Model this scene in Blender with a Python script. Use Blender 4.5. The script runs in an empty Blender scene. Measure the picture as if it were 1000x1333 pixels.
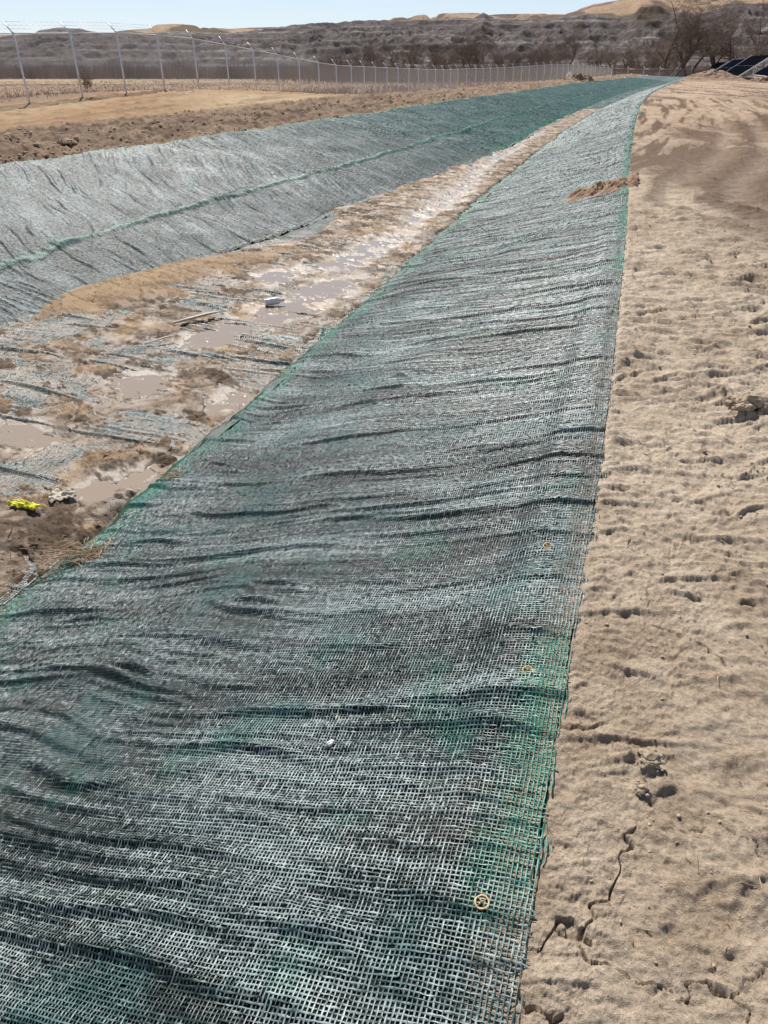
import bpy, bmesh, math, random
import numpy as np
from mathutils import Vector, Matrix, Quaternion
R = math.radians
random.seed(7)
sc = bpy.context.scene

# ------------------------------------------------------------------ camera
CAMZ = 1.6
cd = bpy.data.cameras.new('camera'); cam = bpy.data.objects.new('camera', cd)
sc.collection.objects.link(cam); sc.camera = cam
cd.sensor_fit = 'HORIZONTAL'; cd.sensor_width = 36.0; cd.lens = 32.4
cd.clip_start = 0.05; cd.clip_end = 6000
cam.location = (0, 0, CAMZ); cam.rotation_euler = (R(90 - 33.0), 0, 0)

# ------------------------------------------------------------------ world, sun
SUN_AZ, SUN_EL = -16.0, 47.0
w = bpy.data.worlds.new("World"); sc.world = w; w.use_nodes = True
nt = w.node_tree; nt.nodes.clear()
out = nt.nodes.new('ShaderNodeOutputWorld'); bg = nt.nodes.new('ShaderNodeBackground')
sky = nt.nodes.new('ShaderNodeTexSky'); sky.sky_type = 'NISHITA'; sky.sun_disc = False
sky.sun_elevation = R(SUN_EL); sky.sun_rotation = R(SUN_AZ)
sky.air_density = 1.0; sky.dust_density = 0.1; sky.ozone_density = 1.5; sky.altitude = 700
geo = nt.nodes.new('ShaderNodeTexCoord')
mp = nt.nodes.new('ShaderNodeMapping'); mp.inputs['Scale'].default_value = (3.0, 3.0, 26.0)
mp.inputs['Location'].default_value = (0.3, 0.1, 0.4)
cn = nt.nodes.new('ShaderNodeTexNoise'); cn.inputs['Scale'].default_value = 1.6; cn.inputs['Detail'].default_value = 6
cn.inputs['Roughness'].default_value = 0.6
cr = nt.nodes.new('ShaderNodeMapRange'); cr.inputs[1].default_value = 0.52; cr.inputs[2].default_value = 0.78
cr.inputs[3].default_value = 0.55; cr.inputs[4].default_value = 0.95
cm = nt.nodes.new('ShaderNodeMix'); cm.data_type = 'RGBA'; cm.inputs[7].default_value = (9.2, 10.7, 13.6, 1)
L = nt.links.new
L(geo.outputs['Generated'], mp.inputs['Vector']); L(mp.outputs[0], cn.inputs['Vector']); L(cn.outputs[0], cr.inputs[0])
sxz = nt.nodes.new('ShaderNodeSeparateXYZ'); L(geo.outputs['Generated'], sxz.inputs[0])
hz = nt.nodes.new('ShaderNodeMapRange'); hz.inputs[1].default_value = 0.0; hz.inputs[2].default_value = 0.35; hz.inputs[3].default_value = 1.0; hz.inputs[4].default_value = 0.10; L(sxz.outputs['Z'], hz.inputs[0])
hm = nt.nodes.new('ShaderNodeMath'); hm.operation = 'MULTIPLY'; L(cr.outputs[0], hm.inputs[0]); L(hz.outputs[0], hm.inputs[1])
L(hm.outputs[0], cm.inputs[0]); L(sky.outputs[0], cm.inputs[6]); L(cm.outputs[2], bg.inputs[0]); L(bg.outputs[0], out.inputs[0])
bg.inputs[1].default_value = 0.06
sd = bpy.data.lights.new('sun', 'SUN'); so = bpy.data.objects.new('sun', sd); sc.collection.objects.link(so)
sd.energy = 5.0; sd.angle = R(0.5); sd.color = (1.0, 0.955, 0.89)
a, e = R(SUN_AZ), R(SUN_EL)
SUNV = Vector((math.sin(a) * math.cos(e), math.cos(a) * math.cos(e), math.sin(e)))
so.rotation_euler = SUNV.to_track_quat('Z', 'Y').to_euler()
sc.view_settings.view_transform = 'Standard'; sc.view_settings.look = 'None'
sc.view_settings.gamma = 1.0; sc.view_settings.use_curve_mapping = False
sc.view_settings.exposure = 0.50

# ------------------------------------------------------------------ noise
_rng = np.random.RandomState(11)
_perm = _rng.permutation(4096).astype(np.int32)
_ang = (_rng.rand(4096) * 2 * np.pi)
_gx = np.cos(_ang).astype(np.float32); _gy = np.sin(_ang).astype(np.float32)
_rv = _rng.rand(4096).astype(np.float32); _rv2 = _rng.rand(4096).astype(np.float32)
def _h(i, j, s): return _perm[(_perm[(i + s * 101) & 4095] + j) & 4095]
def perlin(x, y, s=0):
    x = np.asarray(x, np.float32); y = np.asarray(y, np.float32)
    xf = np.floor(x); yf = np.floor(y); i = xf.astype(np.int32); j = yf.astype(np.int32)
    fx = x - xf; fy = y - yf
    u = fx * fx * fx * (fx * (fx * 6 - 15) + 10); v = fy * fy * fy * (fy * (fy * 6 - 15) + 10)
    def g(di, dj):
        h = _h(i + di, j + dj, s)
        return _gx[h] * (fx - di) + _gy[h] * (fy - dj)
    a0 = g(0, 0); b0 = g(1, 0); a0 += u * (b0 - a0)
    a1 = g(0, 1); b1 = g(1, 1); a1 += u * (b1 - a1)
    return (a0 + v * (a1 - a0)) * 1.5          # about -1..1
def fbm(x, y, o=4, s=0, g=0.5):
    t = 0; a_ = 1; n = 0
    for k in range(o):
        t = t + a_ * perlin(x * 2**k, y * 2**k, s + k); n += a_; a_ *= g
    return t / n
def ridged(x, y, o=4, s=0, g=0.5):
    t = 0; a_ = 1; n = 0
    for k in range(o):
        t = t + a_ * (1 - np.abs(perlin(x * 2**k, y * 2**k, s + k)) * 2); n += a_; a_ *= g
    return t / n
def sstep(a_, b_, x):
    t = np.clip((x - a_) / (b_ - a_), 0, 1); return t * t * (3 - 2 * t)
def worley(x, y, s=0):
    i = np.floor(x).astype(np.int32); j = np.floor(y).astype(np.int32)
    f1 = np.full(x.shape, 9, np.float32); f2 = f1.copy()
    for di in (-1, 0, 1):
        for dj in (-1, 0, 1):
            h = _h(i + di, j + dj, s)
            d = (i + di + _rv[h] - x)**2 + (j + dj + _rv2[h] - y)**2
            d = np.sqrt(d).astype(np.float32)
            f2 = np.minimum(f2, np.maximum(d, f1)); f1 = np.minimum(f1, d)
    return f1, f2
def blob(X, Y, cx, cy, rx, ry, rot=0.0):
    c, s = math.cos(R(rot)), math.sin(R(rot)); dx = X - cx; dy = Y - cy
    a_ = (dx * c + dy * s) / rx; b_ = (-dx * s + dy * c) / ry
    return np.exp(-(a_ * a_ + b_ * b_))

# ------------------------------------------------------------------ the lie of the land
_EX = [(-1.97, -6), (-.95, -3), (.05, 0), (.25, .6), (.33, .84), (.49, 1.29), (.62, 1.7), (.74, 2.03), (.95, 2.63), (1.35, 3.86), (1.97, 5.83), (2.76, 8.35),
       (3.84, 11.92), (5.17, 16.31), (7.49, 23.63), (11.31, 35.52), (17.57, 52.84), (27.6, 77.7), (36.3, 96.5), (60, 150), (500, 1200)]
_fy = np.concatenate([np.linspace(-6, 30, 600), np.linspace(30.2, 200, 400)])
_fx = np.interp(_fy, [q[1] for q in _EX], [q[0] for q in _EX])
_k = np.hanning(31); _k /= _k.sum()
_fx = np.concatenate([_fx[:15], np.convolve(_fx, _k, 'valid'), _fx[-15:]])
def XE(Y): return np.interp(Y, _fy, _fx) + np.maximum(Y - 200, 0) * .42
def I(Y, xs, ys): return np.interp(Y, xs, ys)
def depth(Y): return I(Y, [-9, 50, 75, 100, 125, 150], [1, 1, .85, .6, .25, 0])
def u_rt(Y): return 3.2 + 0 * Y
def u_lt(Y): return I(Y, [-9, 9, 13, 16, 19, 26, 33, 60], [7.1, 7.0, 6.2, 5.9, 5.5, 4.75, 4.5, 4.5])
def u_top(Y): return I(Y, [-9, 14, 18, 23, 31, 47, 60, 75, 90, 130], [11.6, 11.5, 11.0, 10.6, 10.0, 9.2, 9.2, 9.3, 9.0, 9.0])
def u_mid(Y): return I(Y, [-9, 8, 10, 13, 16, 19, 23, 29, 40, 60, 120], [8.3, 8.2, 8.2, 8.1, 7.75, 7.4, 7.1, 6.7, 6.4, 6.2, 6.2])
def z_top(Y): return I(Y, [-9, 40, 60, 90], [0, 0, -.05, -.05])
FK = .345
def XF(Y): return -13.6 + FK * (Y - 30.4) + I(Y, [95, 110, 125, 140, 160, 400], [0, 2.2, 6.3, 9.6, 13.8, 60])
def z_f(Y): return I(Y, [0, 25, 30.6, 33.4, 36, 40, 43, 46, 49, 53.6, 59, 74, 88, 110, 125, 140, 160, 230], [.1, .2, .3, .4, .5, .5, .4, .15, -.03, -.38, -.72, -.98, -1.2, -1.1, -.78, -.85, -1.42, -1.6])
def base_z(X, Y):
    u = XE(Y) - X; D = depth(Y); ur = u_rt(Y); ul = u_lt(Y); ut = u_top(Y); zt = z_top(Y)
    zr = -D * np.clip((u + .0) / ur, 0, 1)
    zr = np.where(u < .35, zr + .02 * sstep(-.1, .35, u) * (1 - sstep(.2, .35, u)), zr)
    zl = -D + (zt + D) * np.clip((u - ul) / (ut - ul), 0, 1)
    z = np.where(u < ul, zr, zl)
    uf = XE(Y) - XF(Y)
    v = u - ut
    berm = .16 * sstep(0.2, 1.8, v) * (1 - sstep(3.5, 7, v))
    zz = zt + (z_f(Y) - zt) * sstep(2.5, 1, (ut + 2.5 - u) / np.maximum(uf - ut - 2.5, 1) * -1.5 + 1.0) * 0
    tt = np.clip((u - ut - 2) / np.maximum(uf - ut - 2, 1), 0, 1); tt = tt * tt * (3 - 2 * tt)
    z = np.where(u > ut, zt + (z_f(Y) - zt) * tt + berm, z)
    fld = sstep(0, 25, u - uf)
    z = z + (-1.1 - z) * fld
    # right-hand side
    rv = -u
    z = z - .38 * sstep(4, 12, rv) * sstep(35, 95, Y)
    z = z + (-1.9 - z) * sstep(128, 165, Y + .12 * np.maximum(u, 0))
    z = z + .04 * fbm(X * .15, Y * .15, 2, 3) * sstep(.2, 2.5, np.abs(u - 5.8) - 5.8)
    return z
def chan(X, Y):     # 0..1 weight of the channel floor
    u = XE(Y) - X
    ul = u_lt(Y)
    return sstep(2.9, 3.3, u) * (1 - sstep(ul - .1, ul + .7, u))

def col(*c): return np.array(c, np.float32)
PUD = [(-1.0, 9.2, .5, 1.5, -28), (-.5, 11.4, .42, 1.0, -20), (.3, 12.9, .3, .8, -18), (1.55, 17.6, .42, 1.7, -16), (2.1, 19.2, .25, .9, -16), (2.95, 23.0, .35, 1.6, -17),
       (-2.98, 5.15, .45, .28, -8), (-2.0, 4.35, .38, .24, 30), (.6, 14.6, .3, .9, -16), (-1.9, 7.6, .3, .5, -30), (-2.4, 6.3, .35, .3, -10), (-.2, 12.2, .3, .5, -10), (1.1, 15.9, .35, .6, -16), (2.4, 20.8, .3, .7, -16), (3.7, 25.4, .3, 1.2, -17), (-1.6, 10.3, .35, .5, -20), (-1.35, 5.9, .25, .3, 0), (4.6, 28, .35, 2.0, -17), (6.2, 33, .35, 2, -17)]
def make_raster(x0, x1, dx, y0, y1, dy, marks):
    """marks: (cx, cy, half length along x, height, far width, near width, slope, bend): ridges steep on their near side"""
    nx = int((x1 - x0) / dx) + 1; ny = int((y1 - y0) / dy) + 1; A = np.zeros((ny, nx), np.float32)
    for cx, cy, hl, h, wf, wn, sl, bd in marks:
        i0 = max(int((cx - hl * 1.15 - x0) / dx), 0); i1 = min(int((cx + hl * 1.15 - x0) / dx) + 2, nx)
        m = abs(sl) * hl + abs(bd) + 3 * wf
        j0 = max(int((cy - m - y0) / dy), 0); j1 = min(int((cy + m - y0) / dy) + 2, ny)
        if i1 - i0 < 2 or j1 - j0 < 2: continue
        xx = x0 + np.arange(i0, i1) * dx; yy = y0 + np.arange(j0, j1) * dy
        t = (xx - cx) / hl; wnd = np.clip(1 - t * t, 0, 1)**1.2
        d = yy[:, None] - (cy + sl * (xx - cx) + bd * (t * t - .3) + .25 * bd * np.sin(t * 5 + cx * 7))[None]
        p = np.where(d > 0, np.exp(-(d / wf)**2), np.exp(-(d / wn)**2)) * (wnd * h)[None]
        A[j0:j1, i0:i1] = np.where(np.abs(p) > np.abs(A[j0:j1, i0:i1]), A[j0:j1, i0:i1] * .35 + p, A[j0:j1, i0:i1] + .35 * p)
    return (A, x0, y0, dx, dy)
def sample_raster(Rr, x, y):
    A, x0, y0, dx, dy = Rr; ny, nx = A.shape
    fx = (x - x0) / dx; fy = (y - y0) / dy
    ok = (fx >= 0) & (fy >= 0) & (fx < nx - 1.01) & (fy < ny - 1.01)
    fx = np.clip(fx, 0, nx - 1.02); fy = np.clip(fy, 0, ny - 1.02); i = fx.astype(np.int32); j = fy.astype(np.int32); fx = fx - i; fy = fy - j
    v = (A[j, i] * (1 - fx) + A[j, i + 1] * fx) * (1 - fy) + (A[j + 1, i] * (1 - fx) + A[j + 1, i + 1] * fx) * fy
    return v * ok
def fold_marks(y0, y1, ulo, uhi, seed, strong, small, amp=1.0):
    rd = random.Random(seed); M = []
    y = y0
    while y < y1:
        y += rd.expovariate(strong) * (1 + y * .02); M.append((rd.uniform(ulo, uhi), y, rd.uniform(.22, .95), amp * rd.uniform(.011, .027) * (1 + .02 * y), rd.uniform(.018, .05), rd.uniform(.007, .014), rd.gauss(0, .03), rd.gauss(0, .03)))
    y = y0
    while y < y1:
        y += rd.expovariate(small) * (1 + y * .03); M.append((rd.uniform(ulo, uhi), y, rd.uniform(.12, .6), amp * rd.uniform(.003, .011) * (1 + .03 * y), rd.uniform(.009, .028), rd.uniform(.004, .009), rd.gauss(0, .05), rd.gauss(0, .02)))
    return M
FOLD = {0: make_raster(-.3, 3.6, .03, -3, 48, .006, fold_marks(-3, 48, .0, 3.1, 21, 27, 150, .88)),
        1: make_raster(4.0, 12.2, .04, -6, 44, .008, fold_marks(-6, 44, 4.4, 11.6, 22, 62, 300, 1.05)),
        2: make_raster(2.8, 7.4, .03, -1, 20, .006, fold_marks(-1, 20, 3.0, 7.2, 23, 16, 45, 1.2))}
def fold_q(X, Y, side):
    """folds that run down the slope; side 0 right slope, 1 left bank, 2 channel floor"""
    u = XE(Y) - X
    if side == 0: k = I(Y, [-2, 3.5, 5, 7.5, 20, 60], [.32, .33, .45, .66, .7, .6])
    elif side == 1: k = I(Y, [5, 9, 12, 18, 40], [.3, .34, .5, .76, .8])
    else: k = I(Y, [-2, 5, 9, 20], [.3, .3, .35, .5])
    q = Y - k * u
    return u, q + .07 * perlin(u * .8, Y * .8, 40) + .018 * perlin(u * 2.2, Y * 2.2, 41)
def wrinkle(X, Y, side):
    u, q = fold_q(X, Y, side)
    n1 = perlin(q * 2.6, u * .5, 42); n2 = perlin(q * 6.5, u * .9, 43); n4 = perlin(q * 24, u * 2.5, 45)
    h = .014 * n1 + .007 * n2 + .0016 * n4 + sample_raster(FOLD[side], u, q)
    far = sstep(36, 46, Y)
    return h + far * (.03 * perlin(q * 3, u * .6, 46) + .02 * perlin(q * 7, u, 47))
# ledges and cleat marks in the dirt
_rd = random.Random(77); _DM = []
for _k in range(8500):
    _y = .35 + 13 * _rd.random()**1.25
    if _y < 1.8 and _rd.random() > .3: continue
    _x = float(np.interp(_y, _fy, _fx)) + .02 + _rd.random()**1.4 * (1.3 + _y * .45); _b = _rd.random()
    _s = .6 + .08 * _y
    _DM.append((_x, _y, _s * _rd.uniform(.03, .13) * (1 + 2.2 * (_b > .90)), (.5 + .18 * min(_y, 4.5)) * max(0.0, min(1, (14 - _y) / 7)) * _s * 1.45 * _rd.uniform(.004, .013) * (1 + .8 * (_b > .90)), _s * _rd.uniform(.015, .06), _s * _rd.uniform(.003, .006) + .0014 * _y, _rd.gauss(-.08, .28), _rd.gauss(0, .015)))
for _k in range(900):
    _y = .35 + 11 * _rd.random()**1.2; _x = float(np.interp(_y, _fy, _fx)) + .02 + _rd.random() * (1.3 + _y * .4); _s = .6 + .08 * _y
    _DM.append((_x, _y, _s * _rd.uniform(.010, .04), -(.6 + .12 * min(_y, 4)) * min(1, (13 - _y) / 6) * _s * _rd.uniform(.006, .016), _s * .012, _s * .008, _rd.gauss(0, .4), 0.0))
DIRTR = make_raster(-.1, 9.5, .010, .2, 14.5, .005, _DM)
_mid = {}
def puddle_bias(X, Y):
    b = 0
    for p in PUD: b = b + blob(X, Y, *p)
    return np.minimum(b, 1)
def blanket_z(X, Y, side):
    u = XE(Y) - X
    z = base_z(X, Y) + .012 + wrinkle(X, Y, side)
    if side == 0:     # tucked down at both edges
        ed = 1 - sstep(0, .10, u)
        z = z - .010 * ed + .02 * perlin(Y * 1.2, u, 50) * sstep(.1, .6, u)
        z = z + .05 * fbm(Y * .55, u * .55, 2, 51) * sstep(.1, .8, u) * (1 - sstep(2.7, 3.2, u))
    if side == 1:
        z = z + .06 * fbm(Y * .6, u * .6, 2, 52)
    if side == 2:
        z = z + .03 * fbm(X * .9, Y * .9, 2, 53) - .06 * puddle_bias(X, Y)
    return z

_deb = {}
def mud_thick(X, Y):
    """height of mud over the channel netting, negative where the net is bare; plus dryness"""
    u = XE(Y) - X
    q = Y - .4 * u
    n = fbm(X * 1.1, Y * .8, 4, 60, .55)
    wx = X * 1.25 + .45 * perlin(X * 1.7, Y * 1.7, 66) + .15 * perlin(X * 6, Y * 6, 67); wy = q * 1.9 + .45 * perlin(X * 1.7, Y * 1.7, 68) + .15 * perlin(X * 6, Y * 6, 69)
    f1, f2 = worley(wx, wy, 65); pl = sstep(.02, .14, f2 - f1)              # flat mud plates between cracks
    g1, g2 = worley(wx * 2.6, wy * 2.6, 64); pl2 = sstep(.02, .12, g2 - g1)
    deb = sstep(.02, .16, fbm(X * 2.1 + 5, q * 3.2, 5, 59, .72) + .05 * perlin(X * 11, Y * 14, 58))     # lumpy debris
    t = -.020 + .040 * n + .022 * pl + .006 * pl2 + deb * (.010 + .035 * fbm(X * 12, Y * 16, 4, 61, .7)) + .004 * fbm(X * 9, Y * 9, 3, 57)
    _deb['d'] = deb; _deb['p'] = pl * (.5 + .5 * pl2)
    t = t + I(Y, [0, 3, 8, 11.5, 14, 60], [.008, .002, .002, .012, .03, .04])
    fan = blob(X, Y, -3.35, 9.9, .95, .5, 60) + .6 * blob(X, Y, -2.2, 11.2, .7, .4, 20) + .7 * blob(X, Y, -4.0, 8.7, .7, .38, 50)
    t = t + .060 * fan
    d = blob(X, Y, -2.35, 3.75, .75, .35, 20)
    t = t + .04 * d
    # thins out along the right toe and climbs a little over the blanket edge in places
    toe = 3.16 + .10 * perlin(Y * 1.1, 3.3, 62) + .05 * perlin(Y * 3.5, 1.3, 63)
    t = t - .22 * (1 - sstep(toe - .12, toe + .14, u))
    ul = I(Y, [0, 8, 9.5, 10.75, 11.8, 12.6, 13.1, 14, 15.7, 19, 26, 33, 46], [7.25, 7.25, 7.25, 6.9, 6.4, 5.9, 5.4, 5.7, 6.0, 5.7, 4.9, 4.6, 4.6]) + .25 * perlin(Y * 1.0, 9.3, 64)
    t = t - .20 * sstep(ul - .35, ul + .3, u)
    t = t - .045 * puddle_bias(X, Y) - .3 * sstep(52, 58, Y)
    return t, np.clip(fan, 0, 1), d

def ground(X, Y):
    u = XE(Y) - X; r = np.hypot(X, Y)
    z = base_z(X, Y)
    ut = u_top(Y); uf = XE(Y) - XF(Y)
    inb = (u > .0) & (u < ut)
    # ---------- colours
    SAND = col(.59, .48, .365); SAND2 = col(.41, .315, .225); BROWN = col(.15, .098, .065); DAMP = col(.17, .115, .08)
    ORANGE = col(.31, .19, .095); FIELD = col(.28, .175, .11); MUD = col(.37, .29, .215); MUDB = col(.125, .088, .06); TANM = col(.43, .295, .175)
    n_a = fbm(X * .8, Y * .8, 4, 70); n_b = fbm(X * 5, Y * 5, 3, 75); n_c = fbm(X * .25, Y * .12, 3, 78); far_r = sstep(8, 25, Y)
    mix = lambda A, B, t: A + (B - A) * t[..., None]
    C = mix(np.broadcast_to(SAND, X.shape + (3,)), SAND2, np.clip(.35 + .9 * n_a + .8 * n_b, 0, 1))
    wet = np.zeros_like(X)
    # ---------- right-hand dirt
    rt = sstep(.10, -.05, -(-u)) if False else (1 - sstep(-.05, .12, u))
    near = 1 - sstep(6, 16, r)
    qy = Y - .12 * X
    big = fbm(X * .9, Y * .9, 3, 80) * .022 + fbm(X * 3, Y * 5, 4, 79, .65) * .022
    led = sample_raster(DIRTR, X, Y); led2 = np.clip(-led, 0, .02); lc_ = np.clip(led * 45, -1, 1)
    rough = fbm(X * 9, Y * 13, 5, 86, .70) * .017 + np.abs(fbm(X * 13, Y * 19, 3, 89)) * .010
    fine = ridged(X * 27, Y * 36, 3, 92, .7) * .0034
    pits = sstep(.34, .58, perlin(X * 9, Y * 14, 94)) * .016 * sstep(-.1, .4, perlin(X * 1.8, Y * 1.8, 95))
    # wheel tracks, curving in from the right
    tr = 0; trc = 0
    path = [(16.5, 42), (12.9, 31), (9.6, 22), (7.0, 16.0), (4.7, 12.2), (3.95, 10.2), (4.4, 8.6), (5.5, 7.3), (7.5, 6.0), (11, 4.5)]
    py = [p[1] for p in path][::-1]; px = [p[0] for p in path][::-1]
    xc = np.interp(Y, py, px)
    slope = np.gradient(np.interp(np.linspace(3, 45, 400), py, px), np.linspace(3, 45, 400)); sl = np.interp(Y, np.linspace(3, 45, 400), slope)
    dperp = (X - xc) / np.sqrt(1 + sl**2)
    inY = sstep(4.2, 6.5, Y) * (1 - sstep(60, 110, Y))
    for off, wd in ((-.0, .26), (1.9, .26), (.85, .22), (2.8, .24)):
        g = np.exp(-((dperp - off - .1 * perlin(Y * .7, off, 88)) / wd)**2)
        rim = np.exp(-((dperp - off - wd * 1.5) / (wd * .6))**2) + np.exp(-((dperp - off + wd * 1.5) / (wd * .6))**2)
        tr = tr + (-.036 * g + .024 * rim) * inY * (.7 + .6 * perlin(X * 5, Y * 5, 87)); trc = trc + g * inY
    lug = sstep(-.1, .3, np.sin(Y * 19 + X * 5)) * .006 * np.clip(trc, 0, 1)
    dz = big * sstep(.0, .6, -u) + led + rough + fine - pits * .6 + tr + lug
    rr = 1 - np.clip(trc, 0, 1) * .5
    right = 1 - sstep(-.04, .03, u)
    dz = dz + far_r * (.022 * sstep(.0, .3, fbm(X * 1.9, Y * 1.1, 5, 96, .7)) + .055 * fbm(X * 5, Y * 3.5, 4, 93, .7))
    z = z + right * dz
    damp = np.clip(1.1 * blob(X, Y, 5.6, 11.8, 1.0, 3.0, -14) + .9 * blob(X, Y, 6.9, 15.5, 1.4, 3.0, -30) + .8 * blob(X, Y, 5.0, 8.6, .9, 1.3, -30)
                   + .55 * blob(X, Y, 12, 24, 2.2, 6, -30) + .4 * blob(X, Y, 24, 45, 3, 14, -30), 0, 1)
    damp = np.clip(damp * (1.45 + 1.6 * fbm(X * 1.6, Y * 1.0, 4, 98, .65)), 0, 1)
    streak = sstep(-.02, .3, fbm(dperp * 2.4, Y * .16, 4, 99, .6)) * inY * 1.0 + .7 * sstep(.05, .35, fbm(X * .5, Y * .12, 4, 97, .6)) * sstep(9, 20, Y)
    C = mix(C, DAMP, np.clip(damp + streak * sstep(7, 14, Y), 0, .95) * right)
    # pits and dents are coloured darker towards their floors
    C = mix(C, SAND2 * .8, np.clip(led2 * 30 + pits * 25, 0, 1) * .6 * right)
    C = mix(C, SAND, np.clip(trc, 0, 1) * .6 * right * (1 - .6 * damp))
    # desiccation cracks near the path
    sel = (u < .05) & (r < 4.5) & (Y > -1)
    if sel.any():
        xs = X[sel]; ys = Y[sel]
        wx = xs * 2.3 + .22 * perlin(xs * 4, ys * 4, 100) + .07 * perlin(xs * 22, ys * 22, 101)
        wy = ys * 2.9 + .22 * perlin(xs * 4 + 9, ys * 4, 102) + .07 * perlin(xs * 22, ys * 22 + 7, 103)
        f1, f2 = worley(wx, wy, 104)
        mk = sstep(-.12, .18, fbm(xs * 1.9, ys * 1.9, 2, 105) + .10 - .12 * (ys - 1))
        wdt = .0115 * (0.4 + .9 * mk)
        ck = (1 - sstep(wdt * .4, wdt, f2 - f1)) * mk
        t_ = z[sel]; t_ -= ck * .016; z[sel] = t_
        for cx, cy, rad, hh in CLOD:
            dd = np.hypot(xs - cx, ys - cy) / rad
            t_ = z[sel]; t_ += hh * np.exp(-dd**2 * 1.3) * (1 + .9 * fbm(xs * 26, ys * 26, 3, 107)); z[sel] = t_
    # ---------- under the blankets: kept low
    z = np.where(inb, z - .035, z)
    # ---------- channel mud
    ch = (u > 2.4) & (u < ut - .5) & (Y < 140)
    if ch.any():
        xs = X[ch]; ys = Y[ch]; t, fan, dd = mud_thick(xs, ys)
        net = (base_z(xs, ys) + .018)
        zz = net + t
        z[ch] = np.maximum(zz, base_z(xs, ys) - .06)
        nn = fbm(xs * 3, ys * 3, 3, 110); n2 = fbm(xs * 10, ys * 12, 3, 113)
        cc = mix(np.broadcast_to(MUD, xs.shape + (3,)), MUD * .72, np.clip(.5 + 1.2 * nn, 0, 1))
        cc = mix(cc, MUDB, np.clip(_deb['d'] * (.75 + .8 * n2) + (1 - _deb['p']) * .9, 0, 1) * (1 - .5 * fan))
        cc = mix(cc, TANM, np.clip(fan * 1.3 + .8 * sstep(.05, .3, fbm(xs * 1.5, ys * 2.2, 3, 117)), 0, 1) * .8)
        cc = mix(cc, MUDB * 1.1, np.clip(dd * 1.4, 0, 1) * sstep(-.3, .2, n2))
        rim = sstep(.06, .0, 0) if False else np.exp(-((t - .004) / .012)**2)
        cc = mix(cc, MUDB * .9, rim * .5 * sstep(-.2, .2, n2))
        C[ch] = cc
        pb = puddle_bias(xs, ys)
        wet[ch] = np.clip((sstep(-.3, .3, nn) * .55 * (1 - _deb['d']) + pb * .8 - fan), 0, .8)
    # ---------- dirt spilt on the blanket at the right (Y about 12)
    # ---------- left bank shoulder: clods then smooth orange track then field
    v = u - ut
    lf = sstep(-.02, .25, v)
    cl = lf * (1 - sstep(4.6, 7.6, v + 1.4 * n_a))
    lump = np.maximum(fbm(X * 2.4, Y * 1.8, 4, 120, .6), -.15)
    z = z + cl * (.18 * lump + .03 * sstep(.05, .30, perlin(X * 4, Y * 3, 124)) + .05 * np.abs(fbm(X * 5, Y * 4, 4, 123, .65))) * (1 + .5 * sstep(15, 50, Y)) + lf * .015 * fbm(X * 6, Y * 6, 3, 125)
    z = z + lf * (1 - cl) * (.06 * fbm(X * .9, Y * .5, 4, 126, .6) + .05 * sstep(.15, .4, fbm(X * 2.2, Y * 1.2, 3, 127))) * (1 - sstep(-1, 3, u - uf))
    C = mix(C, C * col(.76, .70, .66), right * far_r)
    lc = mix(np.broadcast_to(col(.27, .19, .125), X.shape + (3,)), BROWN, np.clip(.45 + 1.9 * n_a + .9 * n_b, 0, 1))
    C = mix(C, lc, lf)
    oc = mix(np.broadcast_to(ORANGE, X.shape + (3,)), col(.42, .31, .19), np.clip(.3 + 1.5 * n_c, 0, 1))
    oc = mix(oc, col(.40, .29, .18), sstep(0, .3, fbm(X * 1.6, Y * .8, 4, 122, .65)) * .6)
    oc = mix(oc, BROWN * 1.25, sstep(.12, .4, fbm(dperp * 0 + X * 1.3 - Y * .4, Y * .12, 3, 128)) * .6)
    C = mix(C, oc, lf * sstep(4.2, 7.0, v + 1.4 * n_a))
    fc = mix(np.broadcast_to(FIELD, X.shape + (3,)), col(.33, .22, .135), np.clip(.5 + 1.6 * n_c + .8 * n_a, 0, 1))
    fieldm = sstep(-1.5, 1.5, u - uf + 2.2 * n_c)
    C = mix(C, fc, fieldm)
    z = z + fieldm * .05 * fbm(X * .7, Y * .7, 2, 129)
    # beyond the crest
    fr = sstep(126, 140, Y)
    C = mix(C, mix(np.broadcast_to(col(.30, .20, .125), X.shape + (3,)), col(.42, .30, .17), np.clip(.5 + 2 * fbm(X * .02, Y * .05, 3, 130), 0, 1)), fr)
    C = C * (1 + .10 * fbm(X * 30, Y * 30, 2, 133))[..., None] if X.size < 5e6 else C
    return z, C, wet
CLOD = [(.70, 1.19, .035, .030), (.665, 1.24, .03, .022), (.74, 1.13, .03, .018), (1.98, 3.43, .14, .06), (2.1, 3.3, .1, .05), (.86, .86, .06, .022), (1.02, 2.1, .05, .02), (.93, 1.0, .05, .02),
        (1.9, 3.65, .09, .05), (.62, .80, .03, .012)]

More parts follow.
